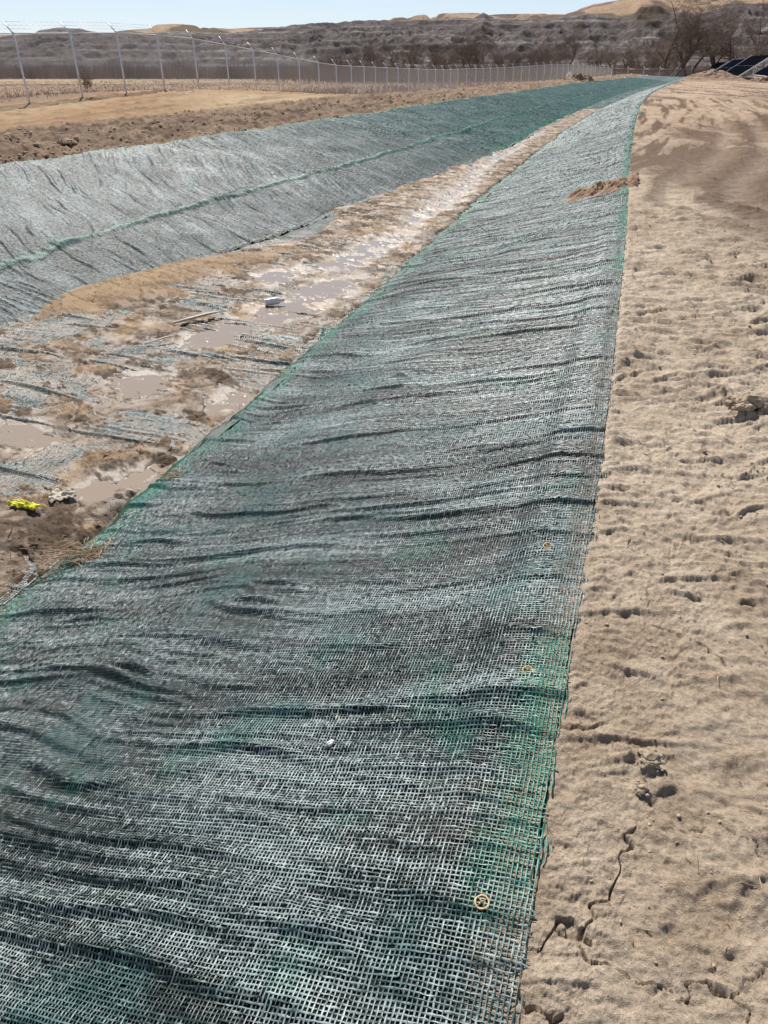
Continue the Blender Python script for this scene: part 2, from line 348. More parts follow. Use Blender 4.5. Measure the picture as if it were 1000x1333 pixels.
# ------------------------------------------------------------------ material helpers
def new_mat(name):
    m = bpy.data.materials.new(name); m.use_nodes = True
    nt = m.node_tree; b = nt.nodes['Principled BSDF']; return m, nt, b
def simple(name, c, rough=.6, metal=0, var=.12, scale=8, bump=0.0, spec=.5):
    m, nt, b = new_mat(name); N = nt.nodes.new; L = nt.links.new
    tc = N('ShaderNodeTexCoord'); n = N('ShaderNodeTexNoise'); n.inputs['Scale'].default_value = scale; n.inputs['Detail'].default_value = 5
    L(tc.outputs['Object'], n.inputs['Vector'])
    mr = N('ShaderNodeMapRange'); mr.inputs[3].default_value = 1 - var * 2; mr.inputs[4].default_value = 1 + var * 2
    L(n.outputs[0], mr.inputs[0])
    v = N('ShaderNodeVectorMath'); v.operation = 'SCALE'; v.inputs[0].default_value = c; L(mr.outputs[0], v.inputs['Scale'])
    L(v.outputs[0], b.inputs['Base Color']); b.inputs['Roughness'].default_value = rough; b.inputs['Metallic'].default_value = metal
    b.inputs['Specular IOR Level'].default_value = spec
    if bump:
        bp = N('ShaderNodeBump'); bp.inputs['Distance'].default_value = bump; L(n.outputs[0], bp.inputs['Height']); L(bp.outputs[0], b.inputs['Normal'])
    return m
def mat_ground():
    m, nt, b = new_mat('soil'); N = nt.nodes.new; L = nt.links.new
    at = N('ShaderNodeAttribute'); at.attribute_name = 'Col'
    wt = N('ShaderNodeAttribute'); wt.attribute_name = 'wet'
    g = N('ShaderNodeNewGeometry')
    n1 = N('ShaderNodeTexNoise'); n1.inputs['Scale'].default_value = 55; n1.inputs['Detail'].default_value = 8; n1.inputs['Roughness'].default_value = .7
    n2 = N('ShaderNodeTexNoise'); n2.inputs['Scale'].default_value = 420; n2.inputs['Detail'].default_value = 3
    L(g.outputs['Position'], n1.inputs['Vector']); L(g.outputs['Position'], n2.inputs['Vector'])
    mr = N('ShaderNodeMapRange'); mr.inputs[1].default_value = .3; mr.inputs[2].default_value = .7; mr.inputs[3].default_value = .70; mr.inputs[4].default_value = 1.24
    L(n1.outputs[0], mr.inputs[0])
    mr2 = N('ShaderNodeMapRange'); mr2.inputs[1].default_value = .3; mr2.inputs[2].default_value = .7; mr2.inputs[3].default_value = .84; mr2.inputs[4].default_value = 1.14
    L(n2.outputs[0], mr2.inputs[0])
    mm = N('ShaderNodeMath'); mm.operation = 'MULTIPLY'; L(mr.outputs[0], mm.inputs[0]); L(mr2.outputs[0], mm.inputs[1])
    v = N('ShaderNodeVectorMath'); v.operation = 'SCALE'; L(at.outputs['Color'], v.inputs[0]); L(mm.outputs[0], v.inputs['Scale'])
    L(v.outputs[0], b.inputs['Base Color'])
    rr = N('ShaderNodeMapRange'); rr.inputs[3].default_value = .95; rr.inputs[4].default_value = .25; L(wt.outputs['Fac'], rr.inputs[0]); L(rr.outputs[0], b.inputs['Roughness'])
    sp = N('ShaderNodeMapRange'); sp.inputs[3].default_value = .12; sp.inputs[4].default_value = .6; L(wt.outputs['Fac'], sp.inputs[0]); L(sp.outputs[0], b.inputs['Specular IOR Level'])
    bs = N('ShaderNodeMapRange'); bs.inputs[3].default_value = .9; bs.inputs[4].default_value = .3; L(wt.outputs['Fac'], bs.inputs[0])
    b1 = N('ShaderNodeBump'); b1.inputs['Distance'].default_value = .022; L(bs.outputs[0], b1.inputs['Strength']); L(n1.outputs[0], b1.inputs['Height'])
    b2 = N('ShaderNodeBump'); b2.inputs['Distance'].default_value = .004; L(bs.outputs[0], b2.inputs['Strength']); L(n2.outputs[0], b2.inputs['Height']); L(b1.outputs[0], b2.inputs['Normal'])
    L(b2.outputs[0], b.inputs['Normal'])
    return m
def mat_blanket(netgeo_limit=None):
    """dark fibre mat under plastic netting whose pale tones carry its sun glint, drawn in metres from the UV map"""
    m, nt, b = new_mat('turf_mat'); N = nt.nodes.new; L = nt.links.new
    uv = N('ShaderNodeUVMap'); sx = N('ShaderNodeSeparateXYZ'); L(uv.outputs[0], sx.inputs[0])
    gr = N('ShaderNodeAttribute'); gr.attribute_name = 'green'
    tn = N('ShaderNodeAttribute'); tn.attribute_name = 'soil'
    g = N('ShaderNodeNewGeometry')
    def M(op, a_, b_=None, c_=None):
        n = N('ShaderNodeMath'); n.operation = op
        for i, q in enumerate((a_, b_, c_)):
            if q is None: continue
            if isinstance(q, (int, float)): n.inputs[i].default_value = q
            else: L(q, n.inputs[i])
        return n.outputs[0]
    nz = N('ShaderNodeTexNoise'); nz.inputs['Scale'].default_value = 9; nz.inputs['Detail'].default_value = 2; L(uv.outputs[0], nz.inputs['Vector'])
    wob = M('MULTIPLY', M('SUBTRACT', nz.outputs[0], .5), .03)
    P = .0135
    def prof(x):
        f = M('FRACT', M('DIVIDE', M('ADD', x, wob), P)); d = M('ABSOLUTE', M('SUBTRACT', f, .5))     # 0 at strand centre
        return M('MAXIMUM', M('SUBTRACT', 1.0, M('DIVIDE', d, .24)), 0.0)
    pu = prof(sx.outputs[0]); pv = prof(sx.outputs[1])
    pm = M('MAXIMUM', pu, pv)
    if netgeo_limit is not None:
        lim = M('GREATER_THAN', sx.outputs[1], netgeo_limit)
        pm = M('MULTIPLY', pm, lim)
    mask = M('MINIMUM', M('MULTIPLY', pm, 4.0), 1.0)
    # strand tint varies strand to strand and in patches
    n1 = N('ShaderNodeTexNoise'); n1.inputs['Scale'].default_value = 2.6; n1.inputs['Detail'].default_value = 5; L(g.outputs['Position'], n1.inputs['Vector'])
    st = N('ShaderNodeMapping'); st.inputs['Scale'].default_value = (3.5, 55, 1); L(uv.outputs[0], st.inputs['Vector'])
    n2 = N('ShaderNodeTexNoise'); n2.inputs['Scale'].default_value = 1; n2.inputs['Detail'].default_value = 3; L(st.outputs[0], n2.inputs['Vector'])
    n3 = N('ShaderNodeTexWhiteNoise'); sc3 = N('ShaderNodeVectorMath'); sc3.operation = 'SCALE'; sc3.inputs['Scale'].default_value = 1 / P
    L(uv.outputs[0], sc3.inputs[0]); fl = N('ShaderNodeVectorMath'); fl.operation = 'FLOOR'; L(sc3.outputs[0], fl.inputs[0]); L(fl.outputs[0], n3.inputs['Vector'])
    def mixc(f, A, B):
        n = N('ShaderNodeMix'); n.data_type = 'RGBA'
        if isinstance(f, (int, float)): n.inputs[0].default_value = f
        else: L(f, n.inputs[0])
        for i, q in ((6, A), (7, B)):
            if isinstance(q, tuple): n.inputs[i].default_value = (*q, 1)
            else: L(q, n.inputs[i])
        return n.outputs[2]
    def rng(x, a_, b_, c_=0.0, d_=1.0):
        n = N('ShaderNodeMapRange'); L(x, n.inputs[0])
        for i, q in enumerate((a_, b_, c_, d_)): n.inputs[i + 1].default_value = q
        return n.outputs[0]
    strand = mixc(rng(n2.outputs[0], .35, .65), STR_D, STR_L)
    strand = mixc(M('MULTIPLY', n3.outputs[0], .4), strand, (.34, .36, .35))
    strand = mixc(rng(n1.outputs[0], .5, .75, 0, .55), strand, (.10, .22, .20))
    strand = mixc(gr.outputs['Fac'], strand, (.03, .18, .13))
    hole = mixc(rng(n1.outputs[0], .45, .75, 0, .6), HOLE, (.035, .036, .028))
    hole = mixc(gr.outputs['Fac'], hole, (.012, .09, .06))
    hole = mixc(tn.outputs['Fac'], hole, (.36, .27, .19))
    n5 = N('ShaderNodeTexNoise'); n5.inputs['Scale'].default_value = 300; n5.inputs['Detail'].default_value = 2; L(g.outputs['Position'], n5.inputs['Vector'])
    L(mixc(mask, hole, strand), b.inputs['Base Color'])
    L(rng(mask, 0, 1, .85, .5), b.inputs['Roughness'])
    L(rng(mask, 0, 1, .15, .4), b.inputs['Specular IOR Level'])
    hgt = M('ADD', M('MULTIPLY', pm, .0035), M('MULTIPLY', n5.outputs[0], .0045))
    bp = N('ShaderNodeBump'); bp.inputs['Distance'].default_value = 1.0; bp.inputs['Strength'].default_value = .8; L(hgt, bp.inputs['Height']); L(bp.outputs[0], b.inputs['Normal'])
    return m
STR_D = (.02, .045, .043); STR_L = (.11, .15, .15); HOLE = (.006, .013, .0125)
def mat_strand():
    m, nt, b = new_mat('net_strand'); N = nt.nodes.new; L = nt.links.new
    at = N('ShaderNodeAttribute'); at.attribute_name = 'Col'; L(at.outputs['Color'], b.inputs['Base Color'])
    gl = N('ShaderNodeAttribute'); gl.attribute_name = 'gloss'
    for sock, lo, hi in (('Roughness', .72, .42), ('Specular IOR Level', .10, .45)):
        mr = N('ShaderNodeMapRange'); mr.inputs[3].default_value = lo; mr.inputs[4].default_value = hi; L(gl.outputs['Fac'], mr.inputs[0]); L(mr.outputs[0], b.inputs[sock])
    return m

# ------------------------------------------------------------------ mesh helpers
def mesh_np(name, V, F, mat, parent=None, attrs=None, uv=None, smooth=True):
    V = np.ascontiguousarray(V, np.float32); F = np.ascontiguousarray(F, np.int32); n = F.shape[1]
    me = bpy.data.meshes.new(name); me.vertices.add(len(V)); me.vertices.foreach_set('co', V.ravel())
    me.loops.add(F.size); me.loops.foreach_set('vertex_index', F.ravel())
    me.polygons.add(len(F)); me.polygons.foreach_set('loop_start', np.arange(0, F.size, n, dtype=np.int32))
    me.polygons.foreach_set('loop_total', np.full(len(F), n, np.int32))
    me.update(calc_edges=True)
    if smooth: me.polygons.foreach_set('use_smooth', np.ones(len(F), bool))
    for k, a_ in (attrs or {}).items():
        if a_.ndim == 2:
            t = me.attributes.new(k, 'FLOAT_COLOR', 'POINT'); c = np.ones((len(V), 4), np.float32); c[:, :3] = a_; t.data.foreach_set('color', c.ravel())
        else:
            t = me.attributes.new(k, 'FLOAT', 'POINT'); t.data.foreach_set('value', np.ascontiguousarray(a_, np.float32))
    if uv is not None:
        l = me.uv_layers.new(name='UVMap'); l.data.foreach_set('uv', np.ascontiguousarray(uv[F.ravel()], np.float32).ravel())
    me.materials.append(mat)
    o = bpy.data.objects.new(name, me); sc.collection.objects.link(o)
    if parent is not None: o.parent = parent
    return o
def grid_faces(nr, nc, off=0):
    i = np.arange(nr - 1)[:, None] * nc + np.arange(nc - 1)[None, :]
    return (np.stack([i, i + 1, i + nc + 1, i + nc], -1).reshape(-1, 4) + off)
def tag(o, label=None, cat=None, group=None, kind=None):
    if label: o['label'] = label
    if cat: o['category'] = cat
    if group: o['group'] = group
    if kind: o['kind'] = kind
    return o
def empty(name, loc=(0, 0, 0), rz=0):
    o = bpy.data.objects.new(name, None); sc.collection.objects.link(o); o.location = loc; o.rotation_euler = (0, 0, rz); o.empty_display_size = .1; return o
class MB:
    def __init__(s): s.v = []; s.f = []
    def tube(s, pts, rad, n=6, cap=True):
        pts = [Vector(p) for p in pts]; b0 = len(s.v)
        if not hasattr(rad, '__len__'): rad = [rad] * len(pts)
        for i, p in enumerate(pts):
            d = (pts[min(i + 1, len(pts) - 1)] - pts[max(i - 1, 0)]).normalized()
            a_ = d.cross(Vector((.13, .31, .94)));
            if a_.length < 1e-3: a_ = d.cross(Vector((1, 0, 0)))
            a_.normalize(); c = d.cross(a_)
            for k in range(n):
                t = 2 * math.pi * k / n; s.v.append(p + (a_ * math.cos(t) + c * math.sin(t)) * rad[i])
        for i in range(len(pts) - 1):
            for k in range(n):
                k2 = (k + 1) % n; s.f.append((b0 + i * n + k, b0 + i * n + k2, b0 + (i + 1) * n + k2, b0 + (i + 1) * n + k))
        if cap and n > 2:
            s.f.append(tuple(b0 + k for k in range(n))[::-1]); s.f.append(tuple(b0 + (len(pts) - 1) * n + k for k in range(n)))
    def box(s, c, sz, M=None):
        b0 = len(s.v); c = Vector(c)
        for x in (-.5, .5):
            for y in (-.5, .5):
                for z in (-.5, .5):
                    p = Vector((x * sz[0], y * sz[1], z * sz[2]))
                    if M: p = M @ p
                    s.v.append(p + c)
        for f in ((0, 1, 3, 2), (4, 6, 7, 5), (0, 4, 5, 1), (2, 3, 7, 6), (0, 2, 6, 4), (1, 5, 7, 3)): s.f.append(tuple(b0 + k for k in f))
    def build(s, name, mat, parent=None, smooth=True):
        me = bpy.data.meshes.new(name); me.from_pydata([tuple(v) for v in s.v], [], s.f); me.update()
        if smooth: me.polygons.foreach_set('use_smooth', np.ones(len(me.polygons), bool))
        me.materials.append(mat); o = bpy.data.objects.new(name, me); sc.collection.objects.link(o)
        if parent is not None: o.parent = parent
        return o
def gz(x, y):
    z, _, _ = ground(np.array([float(x)]), np.array([float(y)])); return float(z[0])

# ------------------------------------------------------------------ ground
SOIL = mat_ground()
def polar(r, az):
    RR, AA = np.meshgrid(r, az, indexing='ij'); return RR * np.sin(AA), RR * np.cos(AA)
rs = [.25]
while rs[-1] < 2600:
    r_ = rs[-1]; k = .0036 if r_ < 45 else (.008 if r_ < 200 else .05)
    rs.append(r_ + max(.0036, k * r_))
azs = np.concatenate([np.linspace(-180, -60, 50)[:-1], np.linspace(-60, -33, 110)[:-1], np.linspace(-33, 33, 880), np.linspace(33, 60, 110)[1:], np.linspace(60, 180, 50)[1:]])
GX, GY = polar(np.array(rs), np.radians(azs))
gzv, GC, GW = ground(GX, GY)
nr, nc = GX.shape
V = np.stack([GX, GY, gzv], -1).reshape(-1, 3); F = grid_faces(nr, nc)[:, ::-1]
print('ground', V.shape)
go = mesh_np('ground', V, F, SOIL, attrs={'Col': GC.reshape(-1, 3), 'wet': GW.ravel()})
tag(go, kind='structure')
del V, F

# ------------------------------------------------------------------ muddy water in the channel
m, nt_, b = new_mat('muddy_water'); b.inputs['Base Color'].default_value = (.29, .225, .165, 1); b.inputs['Roughness'].default_value = .07; b.inputs['Specular IOR Level'].default_value = .5
tcn = nt_.nodes.new('ShaderNodeTexCoord'); nn = nt_.nodes.new('ShaderNodeTexNoise'); nn.inputs['Scale'].default_value = 9
bp = nt_.nodes.new('ShaderNodeBump'); bp.inputs['Distance'].default_value = .003; nt_.links.new(tcn.outputs['Object'], nn.inputs['Vector']); nt_.links.new(nn.outputs[0], bp.inputs['Height']); nt_.links.new(bp.outputs[0], b.inputs['Normal'])
ys = np.linspace(1, 48, 95); t = np.linspace(0, 1, 6)
YY, TT = np.meshgrid(ys, t, indexing='ij'); UU = 3.1 + (u_lt(YY) + .1 - 3.1) * TT
V = np.stack([XE(YY) - UU, YY, np.full_like(YY, -1.004)], -1).reshape(-1, 3)
V[:, 2] += .005
tag(mesh_np('water', V, grid_faces(len(ys), 6), m), kind='structure')

# ------------------------------------------------------------------ erosion blankets
NET_Y = 44
def blanket(name, label, side, y0, y1, ulo, uhi, du, mat, green, soilf, extra=None, kmin=.008, kr=.0036):
    yy = [y0]
    while yy[-1] < y1: yy.append(yy[-1] + max(kmin, kr * abs(yy[-1])))
    yy = np.array(yy); n = int(11 / du * .3) if False else None
    um = float(np.max(uhi(yy) - ulo(yy))); nc = int(um / du) + 2
    t = np.linspace(0, 1, nc); Y, T = np.meshgrid(yy, t, indexing='ij')
    lo = ulo(Y); hi = uhi(Y); U = lo + (hi - lo) * T
    X = XE(Y) - U
    Z = blanket_z(X, Y, side)
    if extra: Z = Z + extra(X, Y, U, T)
    root = empty(name); 
    V = np.stack([X, Y, Z], -1).reshape(-1, 3)
    at = {'green': np.clip(green(X, Y, U, T), 0, 1).ravel(), 'soil': np.clip(soilf(X, Y, U, T), 0, 1).ravel()}
    # UV measured along the true perpendicular of the ditch
    S = Y * 1.05 - .31 * U * .95
    o = mesh_np('fibre_mat', V, grid_faces(*Y.shape), mat, root, at, np.stack([U * .95, S], -1).reshape(-1, 2))
    tag(root, label, 'erosion blanket', 'erosion control blankets lining the ditch')
    return root, o
MATF = mat_blanket(-1); MATN = mat_blanket(44)
def edge_w(Y): return .018 * perlin(Y * 1.7, 1.1, 140) + .008 * perlin(Y * 7, 3.1, 141)
def toe_w(Y): return 3.16 + .10 * perlin(Y * 1.1, 3.3, 62) + .05 * perlin(Y * 3.5, 1.3, 63)
def g_right(X, Y, U, T):
    nz = fbm(X * 3, Y * 3, 3, 150)
    
    tw = .10 + .05 * perlin(Y * 1.3, 0, 151)
    g = sstep(toe_w(Y) - tw - .16, toe_w(Y) - .05, U) * (.75 + 1.1 * nz)
    p = sstep(.05, .35, perlin(Y * 1.1, 2.2, 152) + .02 * np.minimum(Y, 10)) * (1 - sstep(.03, .20, U + .06 * nz))
    p = p + (1 - sstep(.02, .10, U)) * sstep(4, 10, Y) * .6
    return g + p * .9 + .30 * sstep(.15, .5, nz)
def s_right(X, Y, U, T):
    s = (1 - sstep(.02, .13, U + .05 * fbm(X * 8, Y * 8, 2, 154))) * .85 * (1 - sstep(6, 12, Y))
    return s + .13 * sstep(.15, .45, fbm(X * 1.2, Y * 1.2, 3, 155))
rb, rbm = blanket('erosion_blanket', 'dark green netted erosion blanket on the near slope beside the tan dirt', 0, -2.2, 128, lambda Y: edge_w(Y), lambda Y: toe_w(Y) + .05, .02, MATN, g_right, s_right)
def seam_extra(X, Y, U, T):
    hm = u_mid(Y) + .08 * perlin(Y * .9, .5, 160)
    return .028 * np.exp(-((U - hm) / .07)**2) * (1 + .8 * perlin(Y * 2.6, U * 3, 161)) + .012 * np.exp(-((U - hm) / .16)**2) * perlin(Y * 9, U * 9, 162)
def um_w(Y): return u_mid(Y) + .08 * perlin(Y * .9, .5, 160)
def g_up(X, Y, U, T):
    nz = fbm(X * 2.5, Y * 2.5, 3, 163)
    return np.exp(-((U - um_w(Y)) / .075)**2) * (.75 + 1.2 * nz) * 1.2 + (1 - sstep(.0, .16, u_top(Y) - U + .08 * nz)) * .8 + .08 * sstep(16, 34, Y) + .2 * sstep(.1, .5, nz)
bu, _o = blanket('erosion_blanket', 'silvery upper erosion blanket on the far bank, between green seam and brown clods', 1, 1.0, 128, lambda Y: um_w(Y) - .09, lambda Y: u_top(Y) + .03 * perlin(Y * 2, 4, 164) + .06, .035, MATF,
        g_up, lambda X, Y, U, T: 0 * X, lambda X, Y, U, T: seam_extra(X, Y, U, T) + .008 - .02 * sstep(-.05, .05, U - u_top(Y)), kmin=.02)
def g_lo(X, Y, U, T):
    nz = fbm(X * 2.5, Y * 2.5, 3, 165)
    return np.exp(-((U - um_w(Y)) / .075)**2) * .8 + .08 * sstep(16, 34, Y) + .18 * sstep(.1, .5, nz) + np.exp(-((U - 4.7) / .15)**2) * sstep(20, 24, Y) * .8
bl, _o = blanket('erosion_blanket', 'lower erosion blanket on the far bank, between the green seam and the mud', 1, 1.0, 128, lambda Y: u_lt(Y) - .15, lambda Y: um_w(Y) + .06, .03, MATF,
        g_lo, lambda X, Y, U, T: .5 * (1 - sstep(0, .5, U - u_lt(Y))), lambda X, Y, U, T: seam_extra(X, Y, U, T) * .6, kmin=.02)
bc, _o = blanket('erosion_blanket', 'mud smeared netting on the channel floor, partly buried under mud and puddles', 2, 1.0, 128, lambda Y: 3.05 + 0 * Y, lambda Y: u_lt(Y) + .1, .03, MATF,
        lambda X, Y, U, T: .15 + 0 * X, lambda X, Y, U, T: (.25 + 1.2 * fbm(X * 3, Y * 3, 3, 166)) * (1 - sstep(25, 36, Y)))

# netting with real strands; its pitch coarsens with distance
NETM = mat_strand()
def net_piece(side, P, ya, yb, k_, ulo, uhi, greenf, seed):
    umax = float(np.max(uhi(np.linspace(ya, yb, 50)))) + .3; umin = float(np.min(ulo(np.linspace(ya, yb, 50)))) - .04
    s_i = np.arange((ya - .31 * umax) / .952 - .1, (yb - .31 * umin) / .952 + .1, P)
    def place(S, Tn, lift):
        wob = .005 * perlin(S * 3, Tn * 3, 170) + .0007 * perlin(S * 14, Tn * 11, 172); wob2 = .005 * perlin(S * 3 + 20, Tn * 3, 171) + .0007 * perlin(S * 11, Tn * 14, 179)
        S2 = S + wob; T2 = Tn + wob2
        Yc = S2 * .952; X0 = np.interp(Yc, _fy, _fx)
        X = X0 - T2 * .952; Y = Yc + T2 * .31
        return X, Y, blanket_z(X, Y, side) + (seam_extra(X, Y, XE(Y) - X, 0) + .008 if side == 1 else 0) + lift
    rg = np.random.RandomState(seed)
    def fam(S, Tn, along):       # rows = strands
        n, k = S.shape
        w_ = .0023 * k_ * (1 + .3 * rg.randn(n, k).clip(-1.5, 1.5))
        tw = rg.randn(n, k) * .0014 * k_**.6
        jit = rg.randn(n, k) * .00035 * k_
        lift = (.0042 + .0014 * ((np.arange(n)[:, None] + np.arange(k)[None, :]) % 2) + rg.randn(n, k) * .0008) * k_**.7
        parts = []
        for q, hz in ((-1, 0), (0, .0018 * k_), (1, 0)):
            if along: X, Y, Z = place(S, Tn + jit + q * w_, lift + hz + q * tw)
            else: X, Y, Z = place(S + jit + q * w_, Tn, lift + hz + q * tw)
            parts.append(np.stack([X, Y, Z], -1))
        V = np.stack(parts, 2)          # n,k,3,3
        idx = np.arange(n * k * 3).reshape(n, k, 3)
        F = np.stack([idx[:, :-1, :-1], idx[:, :-1, 1:], idx[:, 1:, 1:], idx[:, 1:, :-1]], -1)   # n,k-1,2,4
        X = V[:, :, 1, 0]; Y = V[:, :, 1, 1]; U = XE(Y) - X
        fq = fold_q(X, Y, side)[1]
        U0 = U[:, :-1]; Y0 = Y[:, :-1]
        keep = (Y0 < yb) & (Y0 >= ya) & (U0 < uhi(Y0))
        ew = ulo(Y0)
        if along: keep &= (U0 > ew - .012) | ((perlin(Y0 * 6, U0 * 60, 173) > .15) & (U0 > ew - .03))
        else: keep &= U0 > ew - .004 - .018 * rg.rand(n, 1)**2
        keep &= rg.rand(n, k - 1) > .008
        st = np.clip(.40 + .55 * perlin(S * (70 / k_ if not along else 4), Tn * (4 if not along else 70 / k_), 174) + .42 * rg.randn(n, k) + .45 * fbm(X * 1.4, Y * 1.4, 3, 178) + .75 * perlin(fq * 4.5, U * .7, 181) + .4 * perlin(fq * 13, U * 1.2, 182) + .45 * perlin(fq * 31, U * 1.8, 183) - .12, 0, 1)**1.25  # streaks along fq put the dark shade of wrinkles into strand tone
        D_ = np.array([.012, .024, .023]); L_ = np.array([.27, .33, .33]) + (np.array([.17, .25, .26]) - np.array([.27, .33, .33])) * sstep(3.5, 13, Y)[..., None]; G_ = np.array([.02, .17, .115]); T_ = np.array([.03, .098, .097])  # pale L_ carries the glint of dark strands as base colour
        if side == 1: L_ = np.array([.25, .30, .31]); D_ = np.array([.016, .028, .03])
        C = D_ + (L_ - D_) * st[..., None]
        gg = np.clip(greenf(X, Y, U, 0), 0, 1)
        n1 = sstep(.0, .5, fbm(X * 2.2, Y * 2.2, 3, 175)) * .7
        if side == 1: n1 = np.maximum(n1 * .6, .70 * sstep(13, 36, Y))
        C = C + (T_ - C) * n1[..., None]
        C = C + (G_ - C) * (gg * (rg.rand(n, k) > .25))[..., None]
        if side == 2:
            C = C + (np.array([.30, .24, .19]) - C) * (sstep(-.4, .2, fbm(X * 3, Y * 3, 3, 166)) * (1 - sstep(25, 36, Y)))[..., None] * .8
        C = np.repeat(C[:, :, None, :], 3, 2)
        F = F[keep].reshape(-1, 4)
        return V.reshape(-1, 3), F, C.reshape(-1, 3)
    t_j = np.arange(umin, umax, P)
    S1, T1 = np.meshgrid(s_i, t_j, indexing='ij')
    V1, F1, C1 = fam(S1.T.copy(), T1.T.copy(), True)
    V2, F2, C2 = fam(S1, T1, False)
    F = np.concatenate([F1, F2 + len(V1)]); V = np.concatenate([V1, V2]); C = np.concatenate([C1, C2])
    used = np.zeros(len(V), bool); used[F.ravel()] = True; mp_ = np.cumsum(used) - 1
    return V[used], mp_[F], C[used]
def netting(parent, side, bands, ulo, uhi, greenf, seed):
    VV = []; FF = []; CC = []; GG = []; nb = 0
    for P_, ya, yb in bands:
        V, F, C = net_piece(side, P_, ya, yb, P_ / .0135, ulo, uhi, greenf, seed); VV.append(V); FF.append(F + nb); CC.append(C); nb += len(V)
        GG.append(((.62 - .42 * sstep(13, 32, V[:, 1])) if side == 1 else (1.0 - .42 * sstep(3, 11, V[:, 1]) - .1 * sstep(12, 22, V[:, 1]))))
    print('net', side, nb)
    mesh_np('netting', np.concatenate(VV), np.concatenate(FF), NETM, parent, {'Col': np.concatenate(CC), 'gloss': np.concatenate(GG)}, smooth=False)
netting(rb, 0, [(.0113, -1.3, 3.4), (.0138, 3.4, 6.0), (.018, 6.0, 9.5), (.026, 9.5, 15), (.04, 15, 26), (.07, 26, 50), (.12, 50, 110)], edge_w, toe_w, g_right, 5)
netting(bu, 1, [(.022, 6.5, 16), (.035, 16, 26), (.075, 26, 50), (.12, 50, 110)], lambda Y: um_w(Y) - .05, lambda Y: u_top(Y), g_up, 6)
netting(bl, 1, [(.022, 5, 16), (.035, 16, 26), (.075, 26, 50), (.12, 50, 110)], lambda Y: u_lt(Y) - .1, lambda Y: um_w(Y) + .03, g_lo, 7)
netting(bc, 2, [(.018, 3, 7), (.026, 7, 13), (.07, 36, 60), (.12, 60, 110)], lambda Y: 3.1 + 0 * Y, lambda Y: u_lt(Y) + .05, lambda X, Y, U, T: .08 + 0 * X, 8)

# ------------------------------------------------------------------ badland hills
def px_az(x): return math.atan((x - 500) / 1073.0)
_pa = np.array([px_az(x) for x in (-900, -400, 0, 60, 100, 130, 200, 212, 245, 290, 330, 400, 470, 507, 568, 612, 629, 670, 728, 762, 813, 898, 1000, 1300, 1900)])
_pe = np.array([40, 34, 32, 34, 35, 36, 40, 45, 46, 41, 44, 46, 52, 55, 60, 60, 58, 58, 60, 70, 75, 78, 76, 60, 50]) / 1277.
_fa = np.array([px_az(x) for x in (-900, -400, 0, 50, 62, 85, 112, 125, 140, 170, 200, 300, 350, 430, 470, 560, 612, 625, 640, 700, 760, 810, 822, 846, 862, 900, 940, 970, 1000, 1300, 1900)])
_fe = np.array([30, 30, 29, 33, 38, 41, 41, 38, 36, 38, 37, 36, 42, 49, 52, 53, 55, 62, 54, 54, 58, 54, 66, 66, 58, 58, 68, 67, 66, 54, 40]) / 1277.
def hills(r, az):
    X = r * np.sin(az); Y = r * np.cos(az)
    wob = 60 * fbm(X * .006, Y * .006, 3, 200)
    Hf = np.interp(az, _fa, _fe) * 620 + 3.4; Hr = np.interp(az, _pa, _pe) * 1060 + 3.4
    rd = ridged(X * .020 + .3 * Y * .004, Y * .006, 4, 202); rd2 = ridged(X * .05, Y * .035, 4, 206)
    lowf = fbm(X * .008, Y * .008, 3, 210)
    S = np.clip((r - 400 + wob - 26 * rd) / 210, 0, 1)
    S = S + .30 * np.sin(S * np.pi) * (rd - .4) + .14 * np.sin(S * np.pi) * (rd2 - .3)
    stp = 7.0; q = S * stp; fl = np.floor(q); S2 = (fl + sstep(.25, .85, q - fl)) / stp      # hard ledges between soft slopes
    S = .6 * S + .4 * S2
    z = Hf * np.clip(S, 0, 1.05) * (1 + .10 * lowf * (1 - np.clip(S, 0, 1)) * 3)
    R2 = sstep(690, 1050, r + .5 * wob)
    hollow = 7 * np.minimum(fbm(X * .006, Y * .006, 4, 213), .2) * sstep(600, 720, r)
    z = z + (Hr - Hf) * R2 + hollow * (1 - sstep(930, 1050, r)) * 1.2
    z = z + 1.4 * (rd2 - .3) * sstep(0, .3, S) * (1 - sstep(700, 800, r))
    gully = sstep(.55, .85, ridged(X * .009 + 4, Y * .004, 3, 216)) * sstep(680, 800, r) * 5
    z = z - gully
    z = z - 2.3 - 60 * sstep(1150, 1700, r)
    return z, S, R2, rd2, lowf
m, nt_, b = new_mat('badland'); N = nt_.nodes.new; LK = nt_.links.new
at = N('ShaderNodeAttribute'); at.attribute_name = 'Col'; g = N('ShaderNodeNewGeometry')
n1 = N('ShaderNodeTexNoise'); n1.inputs['Scale'].default_value = .35; n1.inputs['Detail'].default_value = 7; n1.inputs['Roughness'].default_value = .7; LK(g.outputs['Position'], n1.inputs['Vector'])
mr = N('ShaderNodeMapRange'); mr.inputs[1].default_value = .32; mr.inputs[2].default_value = .68; mr.inputs[3].default_value = .55; mr.inputs[4].default_value = 1.35; LK(n1.outputs[0], mr.inputs[0])
v = N('ShaderNodeVectorMath'); v.operation = 'SCALE'; LK(at.outputs['Color'], v.inputs[0]); LK(mr.outputs[0], v.inputs['Scale']); LK(v.outputs[0], b.inputs['Base Color'])
b.inputs['Roughness'].default_value = .95; b.inputs['Specular IOR Level'].default_value = .1
bp = N('ShaderNodeBump'); bp.inputs['Distance'].default_value = 1.5; bp.inputs['Strength'].default_value = .6; LK(n1.outputs[0], bp.inputs['Height']); LK(bp.outputs[0], b.inputs['Normal'])
rs = np.concatenate([np.arange(330, 720, 1.4), np.arange(720, 1160, 3.0), np.arange(1160, 1800, 25)])
